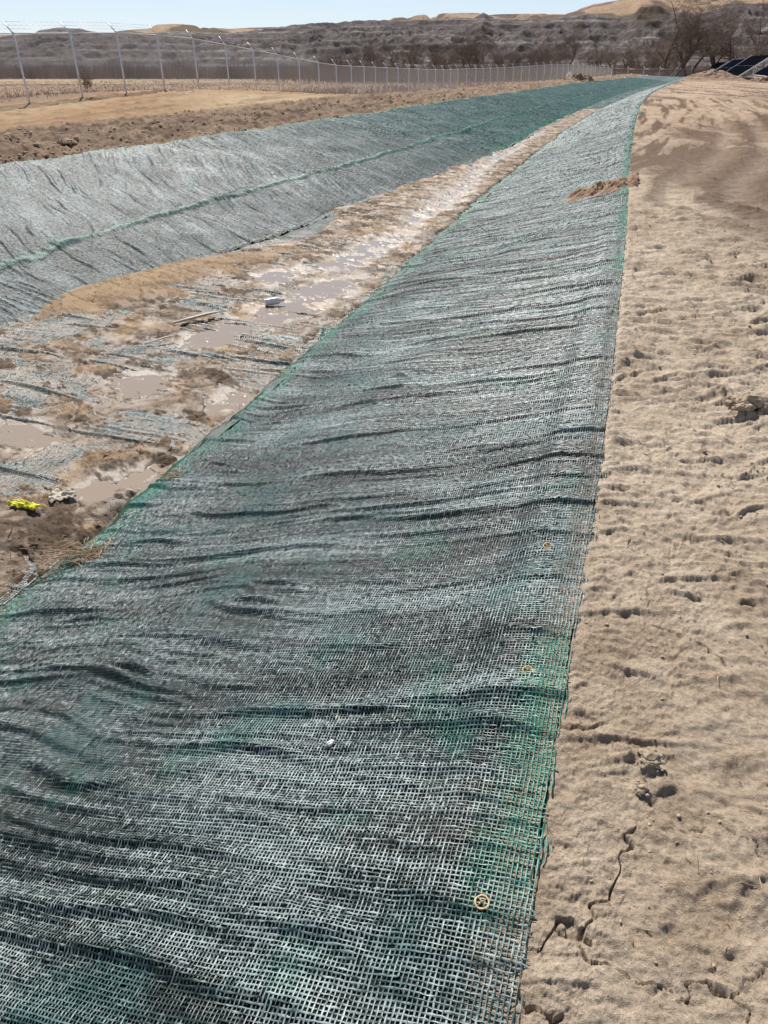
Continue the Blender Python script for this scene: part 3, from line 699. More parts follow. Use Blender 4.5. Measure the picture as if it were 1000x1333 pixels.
az = np.radians(np.concatenate([np.linspace(-70, -32, 200)[:-1], np.linspace(-32, 32, 900), np.linspace(32, 70, 200)[1:]]))
RR, AA = np.meshgrid(rs, az, indexing='ij')
Z, S_, R2, rd2, lowf = hills(RR, AA)
X = RR * np.sin(AA); Y = RR * np.cos(AA)
strata = np.sin(Z * 1.9 + 1.1 * fbm(X * .01, Y * .01, 2, 220)) * .5 + .5
strata2 = perlin(Z * .9, X * .004, 221)
c0 = col(.105, .085, .08); c1 = col(.25, .22, .20); c2 = col(.052, .042, .038); gold = col(.33, .225, .145); brush = col(.085, .058, .04)
def mixa(A, B, t): return A + (B - A) * np.clip(t, 0, 1)[..., None]
C = mixa(np.broadcast_to(c0, X.shape + (3,)), c1, sstep(.25, .5, strata2) * (.35 + .5 * rd2))
C = mixa(C, c2, sstep(.1, .45, fbm(X * .03, Y * .02 + Z * .25, 4, 223)) * .85)
C = mixa(C, c1 * 1.25, sstep(.86, .97, strata) * sstep(0, .4, fbm(X * .008, Y * .01, 2, 226)) * .9)
gl = sstep(.98, 1.0, S_) * sstep(600, 690, RR + 60 * lowf)
gcol = mixa(np.broadcast_to(gold, X.shape + (3,)), brush, sstep(-.05, .16, fbm(X * .018, Y * .011, 5, 228, .6) + .06) * .85)
C = mixa(C, gcol, gl)
C = mixa(C, gold * .8, (1 - sstep(.0, .05, S_)) * .6)
knob = blob(AA, RR, px_az(835), 600, .017, 60); C = mixa(C, brush * .8, knob * 1.6)
tag(mesh_np('hills', np.stack([X, Y, Z], -1).reshape(-1, 3), grid_faces(*X.shape)[:, ::-1], m, attrs={'Col': C.reshape(-1, 3)}), kind='structure')

# ------------------------------------------------------------------ thicket, brush and dry grass (uncountable)
def mat_attr(name, rough=.9, trans=0):
    m, nt, b = new_mat(name); at = nt.nodes.new('ShaderNodeAttribute'); at.attribute_name = 'Col'
    nt.links.new(at.outputs['Color'], b.inputs['Base Color']); b.inputs['Roughness'].default_value = rough; b.inputs['Specular IOR Level'].default_value = .15
    return m
VEG = mat_attr('dry_stalks')
rg = np.random.RandomState(3)
def stalks(name, px, py, hgt, wid, cols, lean=.12, seg=2, label=None, kind='stuff', zoff=-.05):
    n = len(px); pz = ground(px, py)[0] + zoff
    ang = rg.rand(n) * np.pi; dx = np.cos(ang) * wid / 2; dy = np.sin(ang) * wid / 2
    lx = rg.randn(n) * lean * hgt; ly = rg.randn(n) * lean * hgt
    V = np.stack([np.stack([px - dx, py - dy, pz], -1), np.stack([px + dx, py + dy, pz], -1), np.stack([px + dx * .8 + lx * .4, py + dy * .8 + ly * .4, pz + hgt * .55], -1),
                  np.stack([px - dx * .8 + lx * .4, py - dy * .8 + ly * .4, pz + hgt * .55], -1), np.stack([px + lx + dx * .15, py + ly, pz + hgt], -1), np.stack([px + lx - dx * .15, py + ly, pz + hgt], -1)], 1)
    i = np.arange(n)[:, None] * 6
    F = np.concatenate([i + np.array([0, 1, 2, 3]), i + np.array([3, 2, 4, 5])])
    C = np.repeat(cols[:, None, :], 6, 1).reshape(-1, 3)
    return mesh_np(name, V.reshape(-1, 3), F, VEG, attrs={'Col': C}, smooth=False)
def rcol(n, A, B, t=None):
    t = rg.rand(n) if t is None else t
    return (np.array(A) + (np.array(B) - np.array(A)) * t[:, None]) * (.75 + .5 * rg.rand(n, 1))
n = 24000
tx = np.tan(-.62 + rg.rand(n) * .64); rr = 212 + 45 * rg.rand(n)**1.3
X = tx * rr; Y = rr
h = (3.7 + 3.0 * fbm(tx * 26, rr * .05, 4, 240, .6)) * (.40 + .60 * rg.rand(n)**.8)
tag(stalks('thicket', X, Y, h, .05 + .05 * rg.rand(n), rcol(n, (.12, .09, .08), (.30, .24, .21)) * (1 + 1.1 * fbm(tx * 30, rr * .1, 3, 241))[:, None], .13), 'bare grey willow thicket along the far side of the field', 'thicket', kind='stuff')
n = 34000
tx = np.tan(-.16 + rg.rand(n) * .69); rr = 165 + 140 * rg.rand(n)
ok = rg.rand(n) < np.clip((tx + .16 + .0012 * (rr - 165)) / .12, 0, 1)**1.5; tx = tx[ok]; rr = rr[ok]; n = len(tx)
h = (3.3 + 2.9 * np.clip(fbm(tx * 30, rr * .05, 3, 243), -.6, .8)) * (.4 + .6 * rg.rand(n))
tag(stalks('brush', tx * rr, rr, h, .05 + .06 * rg.rand(n), rcol(n, (.12, .08, .06), (.30, .20, .14)), .2), 'low brown brush under the bare cottonwoods behind the fence', 'brush', kind='stuff')
n = 90000
tt = rg.rand(n); rr = 30 * (205 / 30.)**(tt**.8); aa = np.radians(-38 + rg.rand(n) * 60)
X = rr * np.sin(aa); Y = rr * np.cos(aa); u_ = XE(Y) - X; uf_ = XE(Y) - XF(Y)
ok = (u_ > uf_ + 1.0 + 2.0 * rg.rand(n)) & (fbm(X * .25, Y * .12, 3, 246) + .35 * rg.rand(n) > .02)
X = X[ok]; Y = Y[ok]; n = len(X); rr = rr[ok]
tall = np.exp(-((XE(Y) - X - (XE(Y) - XF(Y)) - 7) / 9)**2) * sstep(44, 56, Y)
h = (.07 + .20 * rg.rand(n)**2) * (1 + 2.0 * tall)
tag(stalks('dry_grass', X, Y, h, .02 + .0006 * rr, rcol(n, (.34, .215, .145), (.58, .42, .29)) * (1 - .25 * tall[:, None]), .25), 'dry reddish tan grass on the open field beyond the fence', 'grass', kind='stuff')

# ------------------------------------------------------------------ bare trees
BARK = simple('bark', (.115, .09, .075), .9, var=.25, scale=3); TWIG = simple('twigs', (.17, .125, .10), .9, var=.25, scale=1)
def make_tree(seed, H, spread, stems, dens=1.0):
    rd = random.Random(seed); T = MB(); Cc = MB()
    def branch(p, d, length, rad, lvl):
        k = 4 if lvl < 2 else 3; pts = [p]; rads = [rad]; q = p.copy(); dd = d.copy()
        for i in range(k):
            dd = (dd + Vector((rd.gauss(0, .17), rd.gauss(0, .17), rd.gauss(.03, .10)))).normalized(); q = q + dd * length / k; pts.append(q.copy()); rads.append(rad * (1 - .55 * (i + 1) / k))
        (T if lvl < 2 else Cc).tube(pts, rads, 6 if lvl < 2 else (4 if lvl < 3 else 3), cap=False)
        if lvl >= 5: return
        nb = {0: 6, 1: 6, 2: 5, 3: 4, 4: 3}[lvl]
        if lvl > 1: nb = max(2, int(nb * dens + rd.random()))
        for j in range(nb):
            t = .30 + .70 * (j + rd.random()) / nb if lvl else .35 + .65 * (j + 1) / nb
            t = min(t, 1); x = t * k; i = min(int(x), k - 1); pp = pts[i].lerp(pts[i + 1], x - i)
            base = (pts[i + 1] - pts[i]).normalized(); az = rd.random() * 6.28; ax = Vector((math.cos(az), math.sin(az), 0)); ang = R(rd.uniform(28, 62)) * (1 + .25 * spread)
            nd = (base * math.cos(ang) + (ax - base * ax.dot(base)).normalized() * math.sin(ang)); nd.z += .12; nd.normalize()
            branch(pp, nd, length * rd.uniform(.48, .72) * (1 if lvl else .8), max(rads[i] * rd.uniform(.42, .62), .011), lvl + 1)
    for s in range(stems):
        az = 6.28 * s / stems + rd.random(); tilt = (.10 if stems == 1 else .38) * spread
        d = Vector((math.cos(az) * tilt, math.sin(az) * tilt, 1)).normalized()
        branch(Vector((math.cos(az) * .25 * (stems > 1), math.sin(az) * .25 * (stems > 1), -.4)), d, H * .62 * rd.uniform(.85, 1.1), .018 * H + .07, 0)
    root = empty('bare_tree'); T.build('trunk', BARK, root); Cc.build('crown', TWIG, root)
    return root
protos = [(make_tree(1, 12, 1.0, 3), 12), (make_tree(4, 12, .8, 2), 12), (make_tree(9, 10, 1.3, 2), 10), (make_tree(12, 11, .5, 1, 1.3), 11), (make_tree(21, 9, 1.5, 3), 9)]
used = set()
def copy_tree(o, parent=None):
    c = o.copy(); sc.collection.objects.link(c); c.parent = parent
    for ch in o.children: copy_tree(ch, c)
    return c
def put(proto, k):
    if k not in used: used.add(k); return proto
    c = proto.copy(); sc.collection.objects.link(c)
    for ch in proto.children:
        d = ch.copy(); sc.collection.objects.link(d); d.parent = c
    return c
TREES = [ # proto, X, Y, height, turn, label
 (0, 55.5, 160, 11.5, 20, 'tallest bare cottonwood, forked into several trunks, just left of the solar tables'),
 (1, 62.5, 168, 11.0, 80, 'tall bare cottonwood leaning right, behind the left end of the solar tables'),
 (0, 71.5, 172, 10.6, 200, 'wide bare cottonwood behind the middle of the solar tables'),
 (3, 83.0, 186, 10.6, 10, 'bare tree with slim upright crown behind the solar tables near the right edge'),
 (2, 52.0, 168, 7.2, 130, 'small pale twisted bare tree left of the tallest cottonwood'),
 (2, 47.0, 182, 8.2, 40, 'low spreading bare tree above the right end of the bright fence'),
 (3, 43.0, 192, 9.2, 90, 'slim dark upright bare tree above the hump of the bright fence'),
 (4, 35.0, 184, 7.8, 0, 'broad low bare tree left of the slim dark upright one'),
 (1, 27.5, 184, 8.4, 300, 'slim forked bare tree above the dip of the fence, left of the broad low one'),
 (0, 20.0, 180, 8.6, 250, 'dense round crowned bare tree just right of the middle of the photo'),
 (2, 8.4, 180, 9.0, 170, 'bare tree with many leaning stems near the middle of the photo'),
 (4, 14.0, 195, 8.2, 60, 'dusky bare tree in the gap between two larger crowns near the middle of the photo'),
 (1, 3.6, 188, 8.6, 15, 'bare tree with tall fine crown left of the one with leaning stems'),
 (4, -2.6, 186, 6.8, 190, 'short wide bare tree just left of the middle of the photo'),
 (2, -8.0, 192, 6.6, 280, 'short bare tree behind the fence where its rail begins to flatten'),
 (4, 66.5, 195, 8.5, 70, 'dim bare tree in the gap between the tallest cottonwood and the wide one'),
 (1, 77.5, 178, 9.6, 140, 'forked bare tree right of the wide cottonwood behind the solar tables'),
 (2, 92.0, 190, 9.5, 220, 'bare tree cut by the right edge of the photo'),
 (0, 39.5, 205, 7.8, 120, 'faint bare tree between the slim dark one and the broad low one'),
 (4, 31.0, 205, 7.4, 160, 'faint low bare tree just left of the broad low one'),
 (3, 24.0, 198, 8.6, 210, 'narrow bare tree right of the dense round crowned one'),
 (1, 57.0, 200, 8.0, 310, 'small bare tree glimpsed behind the tallest cottonwood'),
 (0, -5.0, 200, 7.6, 45, 'bare tree behind and left of the short wide one near the middle'),
 (1, -11.5, 190, 7.2, 270, 'fine twigged bare tree near the right end of the willow thicket'),
 (4, -14.5, 198, 6.2, 330, 'leftmost low bare tree, at the right end of the willow thicket'),
]
for k, x, y, hh, rz, lab in TREES:
    p, H0 = protos[k]; o = put(p, k); o.location = (x, y, gz(x, y)); s = hh * (1.22 if x > 50 else 1.08) / (H0 * 1.0); o.scale = (s * 1.15, s * 1.15, s); o.rotation_euler = (0, 0, R(rz))
    tag(o, lab, 'tree', 'bare trees along the river flat')

# ------------------------------------------------------------------ chain link fence
GALV = simple('galvanised', (.74, .75, .77), .5, .25, .08, 20); WIREM = simple('fence_wire', (.60, .61, .62), .45, .2, .08, 20); BARB = simple('barbed_wire', (.30, .30, .31), .5, .6)
root = empty('chain_link_fence', (XF(30.4), 30.4, gz(float(XF(30.4)), 30.4)))
tag(root, 'galvanised chain link fence with barbed wire arms running from the left edge into the distance', 'fence')
fo = Vector(root.location)
pts = []
yy = 30.4 - 2.9 * 4
while yy < 160: pts.append((float(XF(yy)) + .3 * float(fbm(np.array([yy * .05]), np.array([.3]), 2, 260)[0]), yy)); yy += 2.9 if yy < 100 else 2.55
cx, cy = pts[-1]; k = 0
while k < 22: cx += 3.0; cy -= .2; pts.append((cx, cy)); k += 1
FH = 2.2
fz = [float(z_f(np.array([y]))[0]) if i < len(pts) - 22 else -1.7 for i, (x, y) in enumerate(pts)]
fz = [fz[i] if i < len(pts) - 22 else -1.55 for i in range(len(pts))]
post_me = None
rail = MB(); barbs = [MB(), MB(), MB()]
tops = []
for i, (x, y) in enumerate(pts):
    z = fz[i]; d = Vector((pts[min(i + 1, len(pts) - 1)][0] - pts[max(i - 1, 0)][0], pts[min(i + 1, len(pts) - 1)][1] - pts[max(i - 1, 0)][1], 0)).normalized()
    outw = Vector((-d.y, d.x, 0))
    tops.append((Vector((x, y, z + FH)), outw))
    if post_me is None:
        P_ = MB(); P_.tube([(0, 0, -.5), (0, 0, FH)], .036, 8); P_.tube([(0, 0, FH - .04), (0, 0, FH + .05)], .046, 8)
        A_ = MB(); A_.tube([(0, 0, FH), (-.33, 0, FH + .36)], [.028, .02], 6)
        po = P_.build('post', GALV, root); ar = A_.build('barb_arm', GALV, po); post_me = po
        arm_me = ar
    else:
        po = post_me.copy(); sc.collection.objects.link(po); po.parent = root
        ar = arm_me.copy(); sc.collection.objects.link(ar); ar.parent = po
    po.location = Vector((x, y, z)) - fo; po.rotation_euler = (0, 0, math.atan2(outw.y, outw.x) + math.pi)
for i in range(len(tops) - 1):
    (a0, o0), (a1, o1) = tops[i], tops[i + 1]
    rail.tube([a0 - fo, a1 - fo], .024, 6)
    for j in range(3):
        f_ = .4 + .3 * j
        p0 = a0 + o0 * .33 * f_ + Vector((0, 0, .36 * f_)); p1 = a1 + o1 * .33 * f_ + Vector((0, 0, .36 * f_))
        barbs[j].tube([p0 - fo, p1 - fo], .004, 3)
        for q in range(10):
            c_ = p0.lerp(p1, (q + .5) / 10); barbs[j].tube([c_ - fo - Vector((.01, .01, .035)), c_ - fo + Vector((.01, .01, .035))], .003, 3)
rail.build('top_rail', GALV, root)
for j in range(3): barbs[j].build('barbed_wire', BARB, root)
# woven wire: two families of real diagonal wires
def rail_at(s):   # s in post units
    i = np.clip(np.floor(s).astype(int), 0, len(pts) - 2); f_ = s - i
    P0 = np.array([(p[0], p[1], z) for p, z in zip(pts, fz)]); return P0[i] + (P0[i + 1] - P0[i]) * f_[:, None]
Vs = []; Fs = []; nb = 0
for sgn in (1, -1):
    s0 = np.arange(-.75, len(pts) - 1, .0235); K = 5
    tt = np.linspace(0, 1, K)
    SS = s0[:, None] + (tt if sgn > 0 else 1 - tt)[None, :] * .72
    okk = (SS.min(1) >= 0) & (SS.max(1) <= len(pts) - 1); SS = SS[okk]
    base = rail_at(SS.ravel()).reshape(SS.shape + (3,)); base[..., 2] += .04 + tt[None, :] * (FH - .06)
    w_ = .0036
    ring = np.array([(-.87, -.5), (.87, -.5), (0, 1.0)]) * w_
    V = base[:, :, None, :] + np.stack([ring[:, 0] * .3 + ring[:, 1] * .95, ring[:, 1] * -.3, ring[:, 0]], -1)[None, None]
    n_, k_ = SS.shape; idx = nb + np.arange(n_ * k_ * 3).reshape(n_, k_, 3)
    for q in range(3):
        q2 = (q + 1) % 3
        Fs.append(np.stack([idx[:, :-1, q], idx[:, :-1, q2], idx[:, 1:, q2], idx[:, 1:, q]], -1).reshape(-1, 4))
    Vs.append(V.reshape(-1, 3)); nb += n_ * k_ * 3
V = np.concatenate(Vs) - np.array(fo)[None]
mesh_np('wire_mesh', V, np.concatenate(Fs), WIREM, root)
# things caught on and lying by the fence
tw = MB(); rd = random.Random(2)
for k in range(90):
    c_ = Vector((rd.gauss(0, .1), rd.gauss(0, .1), rd.gauss(0, .1))); d_ = Vector((rd.gauss(0, 1), rd.gauss(0, 1), rd.gauss(0, 1))).normalized() * .14
    tw.tube([c_ - d_, c_ + Vector((rd.gauss(0, .04), rd.gauss(0, .04), .03)), c_ + d_], .006, 3)
o = tw.build('tumbleweed', simple('weed', (.17, .09, .055), .9)); o.location = (-12.05, 33.0, .95)
tag(o, 'small brown tumbleweed caught low on the second fence post from the left', 'tumbleweed')

# ------------------------------------------------------------------ solar tables
GLASSM = simple('solar_glass', (.004, .005, .008), .4, 0, .1, 2, spec=0.0); FRM = simple('alu_frame', (.62, .63, .65), .4, .6, .05); BACKM = simple('panel_back', (.10, .10, .11), .6)
def solar_table(nm):
    root = empty('solar_table'); T_ = R(34); W = 4.0
    # local: row along +y, low edge at x=0, rising to +x
    ux = Vector((math.cos(T_), 0, math.sin(T_))); nrm = Vector((-math.sin(T_), 0, math.cos(T_))); z0 = .55
    M = Matrix((ux, (0, 1, 0), nrm)).transposed()
    Ln = nm * 1.05
    for k in range(nm):
        for j in (0, 1):
            c_ = ux * (W / 4 + j * W / 2) + Vector((0, k * 1.05 + .52, z0))
            p_ = MB(); p_.box(c_, (W / 2 - .04, 1.0, .035), M); po = p_.build('solar_panel', GLASSM, root, False)
    f_ = MB()
    for j in (0, .5, 1): f_.box(ux * W * j + Vector((0, Ln / 2, z0 - .03)), (.05, Ln, .05), M)
    f_.build('purlin', FRM, root, False)
    for yv in (-.04, Ln + .04):
        f_ = MB(); f_.box(ux * W * .5 + Vector((0, yv, z0 + .02)), (W + .25, .09, .12), M); f_.build('end_rafter', FRM, root, False)
    t_ = MB(); t_.tube([ux * W * .5 + Vector((0, 0, z0 - .15)), ux * W * .5 + Vector((0, Ln, z0 - .15))], .07, 8); t_.build('torque_tube', GALV, root)
    for yv in np.linspace(.6, Ln - .6, 4):
        p_ = MB(); p_.box((ux * W * .5).to_tuple()[0:1] + (float(yv), (z0 + W * .5 * math.sin(T_)) / 2 - .35), (.10, .15, z0 + W * .5 * math.sin(T_) + .4)); p_.build('pile', GALV, root, False)
    return root
st0 = solar_table(23); first = True
ST = [(42.0, 97, 'nearest solar table of the front row, its bright end rafter showing by the dirt lumps'), (51.0, 124, 'second solar table of the front row, behind the dirt mound'), (60.2, 153, 'third solar table of the front row, farthest left and smallest'),
      (49.0, 95, 'nearest solar table of the back row, showing under the front row at the right'), (57.8, 122, 'second solar table of the back row, mostly hidden by the front row')]
for x, y, lab in ST:
    o = st0 if first else None
    if o is None:
        o = st0.copy(); sc.collection.objects.link(o)
        for ch in st0.children:
            d = ch.copy(); sc.collection.objects.link(d); d.parent = o
    first = False
    o.location = (x, y, -.35 - .012 * (y - 97)); o.rotation_euler = (0, 0, -math.atan(.33)); tag(o, lab, 'solar table', 'rows of solar tables')

# ------------------------------------------------------------------ dirt mounds, clods, spilt dirt
CLODM = simple('clod', (.42, .31, .215), .95, var=.3, scale=6, bump=.02, spec=.1); CLODL = simple('dry_clod', (.38, .30, .21), .95, var=.2, scale=30, bump=.01, spec=.1)
def lump(name, loc, size, seed, mat, sub=3, amp=.45):
    bm = bmesh.new(); bmesh.ops.create_icosphere(bm, subdivisions=sub, radius=1)
    V = np.array([v.co for v in bm.verts]); n_ = fbm(V[:, 0] * 1.6 + seed * 3.1, V[:, 1] * 1.6 + V[:, 2] * 1.3, 4, 300) * amp + fbm(V[:, 0] * 4 + V[:, 2], V[:, 1] * 4 - V[:, 2] * 2 + seed, 3, 305) * amp * .6
    for v_, q in zip(bm.verts, n_): v_.co = v_.co * (1 + q); v_.co = Vector((v_.co.x * size[0], v_.co.y * size[1], v_.co.z * size[2]))
    me = bpy.data.meshes.new(name); bm.to_mesh(me); bm.free(); me.materials.append(mat)
    me.polygons.foreach_set('use_smooth', np.ones(len(me.polygons), bool))
    o = bpy.data.objects.new(name, me); sc.collection.objects.link(o); o.location = loc; o.rotation_euler = (0, 0, seed); return o
def heap(name, cx, cy, rx, ry, h, seed, mat, rot=0, rough=.5, f=1.0):
    n_ = 90; a_, b_ = np.meshgrid(np.linspace(-1.4, 1.4, n_), np.linspace(-1.4, 1.4, n_), indexing='ij'); c, s = math.cos(R(rot)), math.sin(R(rot))
    X = cx + a_ * rx * c - b_ * ry * s; Y = cy + a_ * rx * s + b_ * ry * c
    q = np.exp(-(a_**2 + b_**2) * 1.6); z = ground(X, Y)[0] + h * (q * (1 + rough * fbm(X * 1.3 * f, Y * 1.3 * f, 5, seed, .62) * 2) - .07) - .02
    return mesh_np(name, np.stack([X, Y, z], -1).reshape(-1, 3), grid_faces(n_, n_), mat)
HEAPM = simple('heap_soil', (.27, .185, .125), .95, var=.3, scale=2, bump=.05, spec=.1)
tag(heap('dirt_mound', 36.6, 91, 4.2, 2.6, 0.95, 310, HEAPM, 10, .28), 'low brown dirt mound in front of the solar tables', 'dirt mound')
tag(heap('dirt_mound', 43.8, 90, 3.6, 1.4, .65, 316, HEAPM, 0, .9), 'lumpy dark dirt windrow at the right edge under the nearest solar table', 'dirt mound')
tag(heap('dirt_mound', 20.3, 84, 1.9, 1.2, .55, 322, HEAPM, 0, .7), 'small dark dirt mound on the far bank near the bright end of the fence', 'dirt mound')
# dirt spilt over the near blanket
n1_, n2_ = 150, 90
YY, UU = np.meshgrid(np.linspace(10.9, 13.4, n1_), np.linspace(-.15, 1.6, n2_), indexing='ij'); XX = XE(YY) - UU
body = np.exp(-((YY - 12.1 - .12 * UU - .25 * perlin(UU * 2.5, YY * 1.5, 332)) / .62)**2) * (1 - sstep(.6, 1.35, UU + .25 * perlin(YY * 3, UU * 2, 330)))
th = body * .082 * (1 + 2.4 * fbm(XX * 5, YY * 4, 4, 331, .6)) - .028
Z = blanket_z(XX, YY, 0) + np.maximum(th, -.03)
tag(mesh_np('spilt_dirt', np.stack([XX, YY, Z], -1).reshape(-1, 3), grid_faces(n1_, n2_), simple('spilt_soil', (.26, .175, .115), .95, var=.35, scale=9, bump=.02, spec=.1)), 'patch of brown dirt spilt across the near blanket beside the dirt track', 'dirt patch')
# crumbs and clods nobody could count, on the far shoulder
def scatter_lumps(name, X, Y, S, mat, label, cat, Z=None):
    bm = bmesh.new(); bmesh.ops.create_icosphere(bm, subdivisions=1, radius=1); B = np.array([v.co for v in bm.verts]); T = np.array([[v.index for v in f.verts] for f in bm.faces]); bm.free()
    n = len(X); Z = ground(X, Y)[0] if Z is None else Z; k = len(B)
    a_ = rg.rand(n) * 6.28; sc3 = S[:, None] * (.6 + .8 * rg.rand(n, 3)); sc3[:, 2] *= .7
    V = B[None] * sc3[:, None, :] * (1 + .35 * rg.randn(n, k, 1) * .6); c, s = np.cos(a_)[:, None], np.sin(a_)[:, None]
    x = V[..., 0] * c - V[..., 1] * s; y = V[..., 0] * s + V[..., 1] * c
    V = np.stack([x + X[:, None], y + Y[:, None], V[..., 2] + (Z + S * .25)[:, None]], -1)
    F = (T[None] + (np.arange(n) * k)[:, None, None]).reshape(-1, 3)
    return tag(mesh_np(name, V.reshape(-1, 3), F, mat, smooth=False), label, cat, kind='stuff')
n = 5000; Y = 13 + 60 * rg.rand(n)**1.7; vv = np.abs(rg.randn(n)) * 2.4 + .1; ok = (perlin(Y * .8, vv * .8, 340) + .5 * rg.rand(n) > .1); Y = Y[ok]; vv = vv[ok]; n = len(Y)
X = XE(Y) - u_top(Y) - vv
scatter_lumps('clods', X, Y, .010 + .06 * rg.rand(n)**5, CLODM, 'brown clods strewn along the shoulder above the far blanket', 'clods')
n = 2600; r_ = .7 + 9 * rg.rand(n)**1.5; a_ = rg.rand(n); X = XE(r_) + .02 + a_**.8 * (1.2 + r_ * .35); ok = perlin(X * 2, r_ * 2, 343) + .5 * rg.rand(n) > .05; X = X[ok]; Y = r_[ok]; n = len(X)
scatter_lumps('crumbs', X, Y, .0012 + .0022 * Y**.5 * rg.rand(n)**3 * 2, CLODL, 'small dry soil crumbs on the tan dirt beside the near blanket', 'crumbs')
# debris and stalks lying on the mud
def litter(name, X, Y, Z, Ls, W, cols, label, cat, up=.25):
    n = len(X); a_ = rg.randn(n) * .9 + .2; d = np.stack([np.cos(a_), np.sin(a_), rg.randn(n) * up], -1) * Ls[:, None] / 2; w_ = np.stack([-np.sin(a_), np.cos(a_), 0 * a_], -1) * W[:, None] / 2
    h_ = np.array([0, 0, 1.0])[None] * W[:, None] * .8; c = np.stack([X, Y, Z], -1)
    V = np.stack([c - d - w_, c - d + w_, c - d + h_, c + d - w_, c + d + w_, c + d + h_], 1); i = np.arange(n)[:, None] * 6
    F = np.concatenate([i + np.array(q) for q in ((0, 1, 4, 3), (1, 2, 5, 4), (2, 0, 3, 5))])
    return tag(mesh_np(name, V.reshape(-1, 3), F, VEG, attrs={'Col': np.repeat(cols[:, None], 6, 1).reshape(-1, 3)}, smooth=False), label, cat, kind='stuff')
n = 26000; Y = 2.6 + 30 * rg.rand(n)**2.0; tq = rg.rand(n); U = 3.05 + (u_lt(Y) + .1 - 3.05) * tq; X = XE(Y) - U
ok = (fbm(X * 1.6, Y * 1.6, 3, 350) + .25 * rg.rand(n) > .10) & (puddle_bias(X, Y) < .35); X, Y = X[ok], Y[ok]; n = len(X)
Z = np.maximum(ground(X, Y)[0], base_z(X, Y) + .01) + .006
litter('debris', X, Y, Z, .015 + .07 * rg.rand(n)**3, .002 + .005 * rg.rand(n)**2, rcol(n, (.10, .065, .04), (.36, .25, .15)), 'brown plant litter strewn over the mud of the channel', 'litter')
n = 260; Y = .7 + 5 * rg.rand(n)**1.3; X = XE(Y) + .03 + rg.rand(n) * (1 + .3 * Y); Z = ground(X, Y)[0] + .002
litter('straw', X, Y, Z, .01 + .05 * rg.rand(n)**3, .0012 + .0012 * rg.rand(n), rcol(n, (.30, .19, .10), (.60, .46, .28)), 'bits of straw lying on the tan dirt', 'straw', .1)
# straw clump at the blanket corner
STRAW = simple('straw_stalk', (.36, .24, .14), .8)
def clump(name, cx, cy, z, nn, rx, ry, ln, seed, mat, label, cat):
    rd = random.Random(seed); M_ = MB()
    for k in range(nn):
        c_ = Vector((rd.gauss(0, rx), rd.gauss(0, ry), abs(rd.gauss(0, .012)))); a_ = rd.gauss(0, .8); l = ln * rd.uniform(.3, 1) / 2
        d_ = Vector((math.cos(a_), math.sin(a_), rd.gauss(0, .15))) * l
        M_.tube([c_ - d_, c_ + Vector((0, 0, rd.uniform(-.004, .012))), c_ + d_], rd.uniform(.0012, .003), 4)
    o = M_.build(name, mat); o.location = (cx, cy, z); return tag(o, label, cat)
def bz(x, y, side=0): return float(blanket_z(np.array([x]), np.array([y]), side)[0])
clump('straw_clump', -1.78, 3.36, max(bz(-1.78, 3.36), gz(-1.78, 3.36)) + .012, 220, .13, .06, .16, 3, STRAW, 'matted brown straw clump lying over the left edge of the near blanket', 'straw clump')
clump('straw_clump', -1.52, 4.35, max(bz(-1.52, 4.35), gz(-1.52, 4.35)) + .01, 70, .05, .03, .08, 5, STRAW, 'small dark straw tuft on the green blanket edge left of the middle', 'straw clump')

# ------------------------------------------------------------------ stakes, litter, sticks
WOODM = simple('stake_head', (.55, .36, .17), .6, var=.2, scale=60); WOODD = simple('stake_shaft', (.30, .20, .10), .7)
def pin(x, y, rad, tilt, lab):
    root = empty('ring_stake', (x, y, bz(x, y) + .006)); M_ = MB(); K = 20
    pts = [(rad * math.cos(6.2832 * k / K), rad * math.sin(6.2832 * k / K), .001 * math.sin(k)) for k in range(K + 1)]
    M_.tube(pts, rad * .15, 6, False); M_.build('ring', WOODM, root)
    M_ = MB(); M_.tube([(-rad, 0, 0), (rad, 0, 0)], rad * .10, 6); M_.tube([(0, -rad * .95, .001), (0, rad * .95, .001)], rad * .09, 6); M_.build('cross_bar', WOODD, root)
    M_ = MB(); M_.tube([(0, 0, -.06), (0, 0, .004)], [rad * .1, rad * .22], 6); M_.build('shaft', WOODD, root)
    root.rotation_euler = (R(tilt), R(-8), R(30)); return tag(root, lab, 'stake', 'ring headed stakes pinning the near blanket')
pin(.222, .832, .0155, -6, 'nearest ring headed stake, beside the green patch at the bottom')
pin(.453, 1.555, .0155, 4, 'middle ring headed stake near the right edge of the near blanket')
pin(.655, 2.245, .0165, 8, 'farthest of the three ring headed stakes along the blanket edge')
def lathe(prof, n=20, dent=0, seed=0):
    M_ = MB(); rd = random.Random(seed)
    for i, (r_, x) in enumerate(prof):
        for k in range(n):
            t = 6.2832 * k / n; q = r_ * (1 - dent * (.5 + .5 * math.sin(t * 2 + x * 9)) * (1 if 0 < i < len(prof) - 3 else 0)); M_.v.append(Vector((x, q * math.cos(t), q * math.sin(t))))
    for i in range(len(prof) - 1):
        for k in range(n):
            k2 = (k + 1) % n; M_.f.append((i * n + k, (i + 1) * n + k, (i + 1) * n + k2, i * n + k2))
    return M_
PLAS = simple('white_plastic', (.78, .76, .80), .35, var=.05); CAPM = simple('cap_plastic', (.55, .50, .62), .4)
root = empty('plastic_bottle', (-1.52, 8.82, -.955))
lathe([(0, 0), (.045, .004), (.058, .02), (.054, .06), (.058, .10), (.053, .15), (.056, .19), (.04, .22), (.02, .25), (.017, .262)], 20, .28, 1).build('body', PLAS, root)
lathe([(0.0, .290), (.021, .289), (.0215, .262), (.018, .260)], 16).build('cap', CAPM, root)
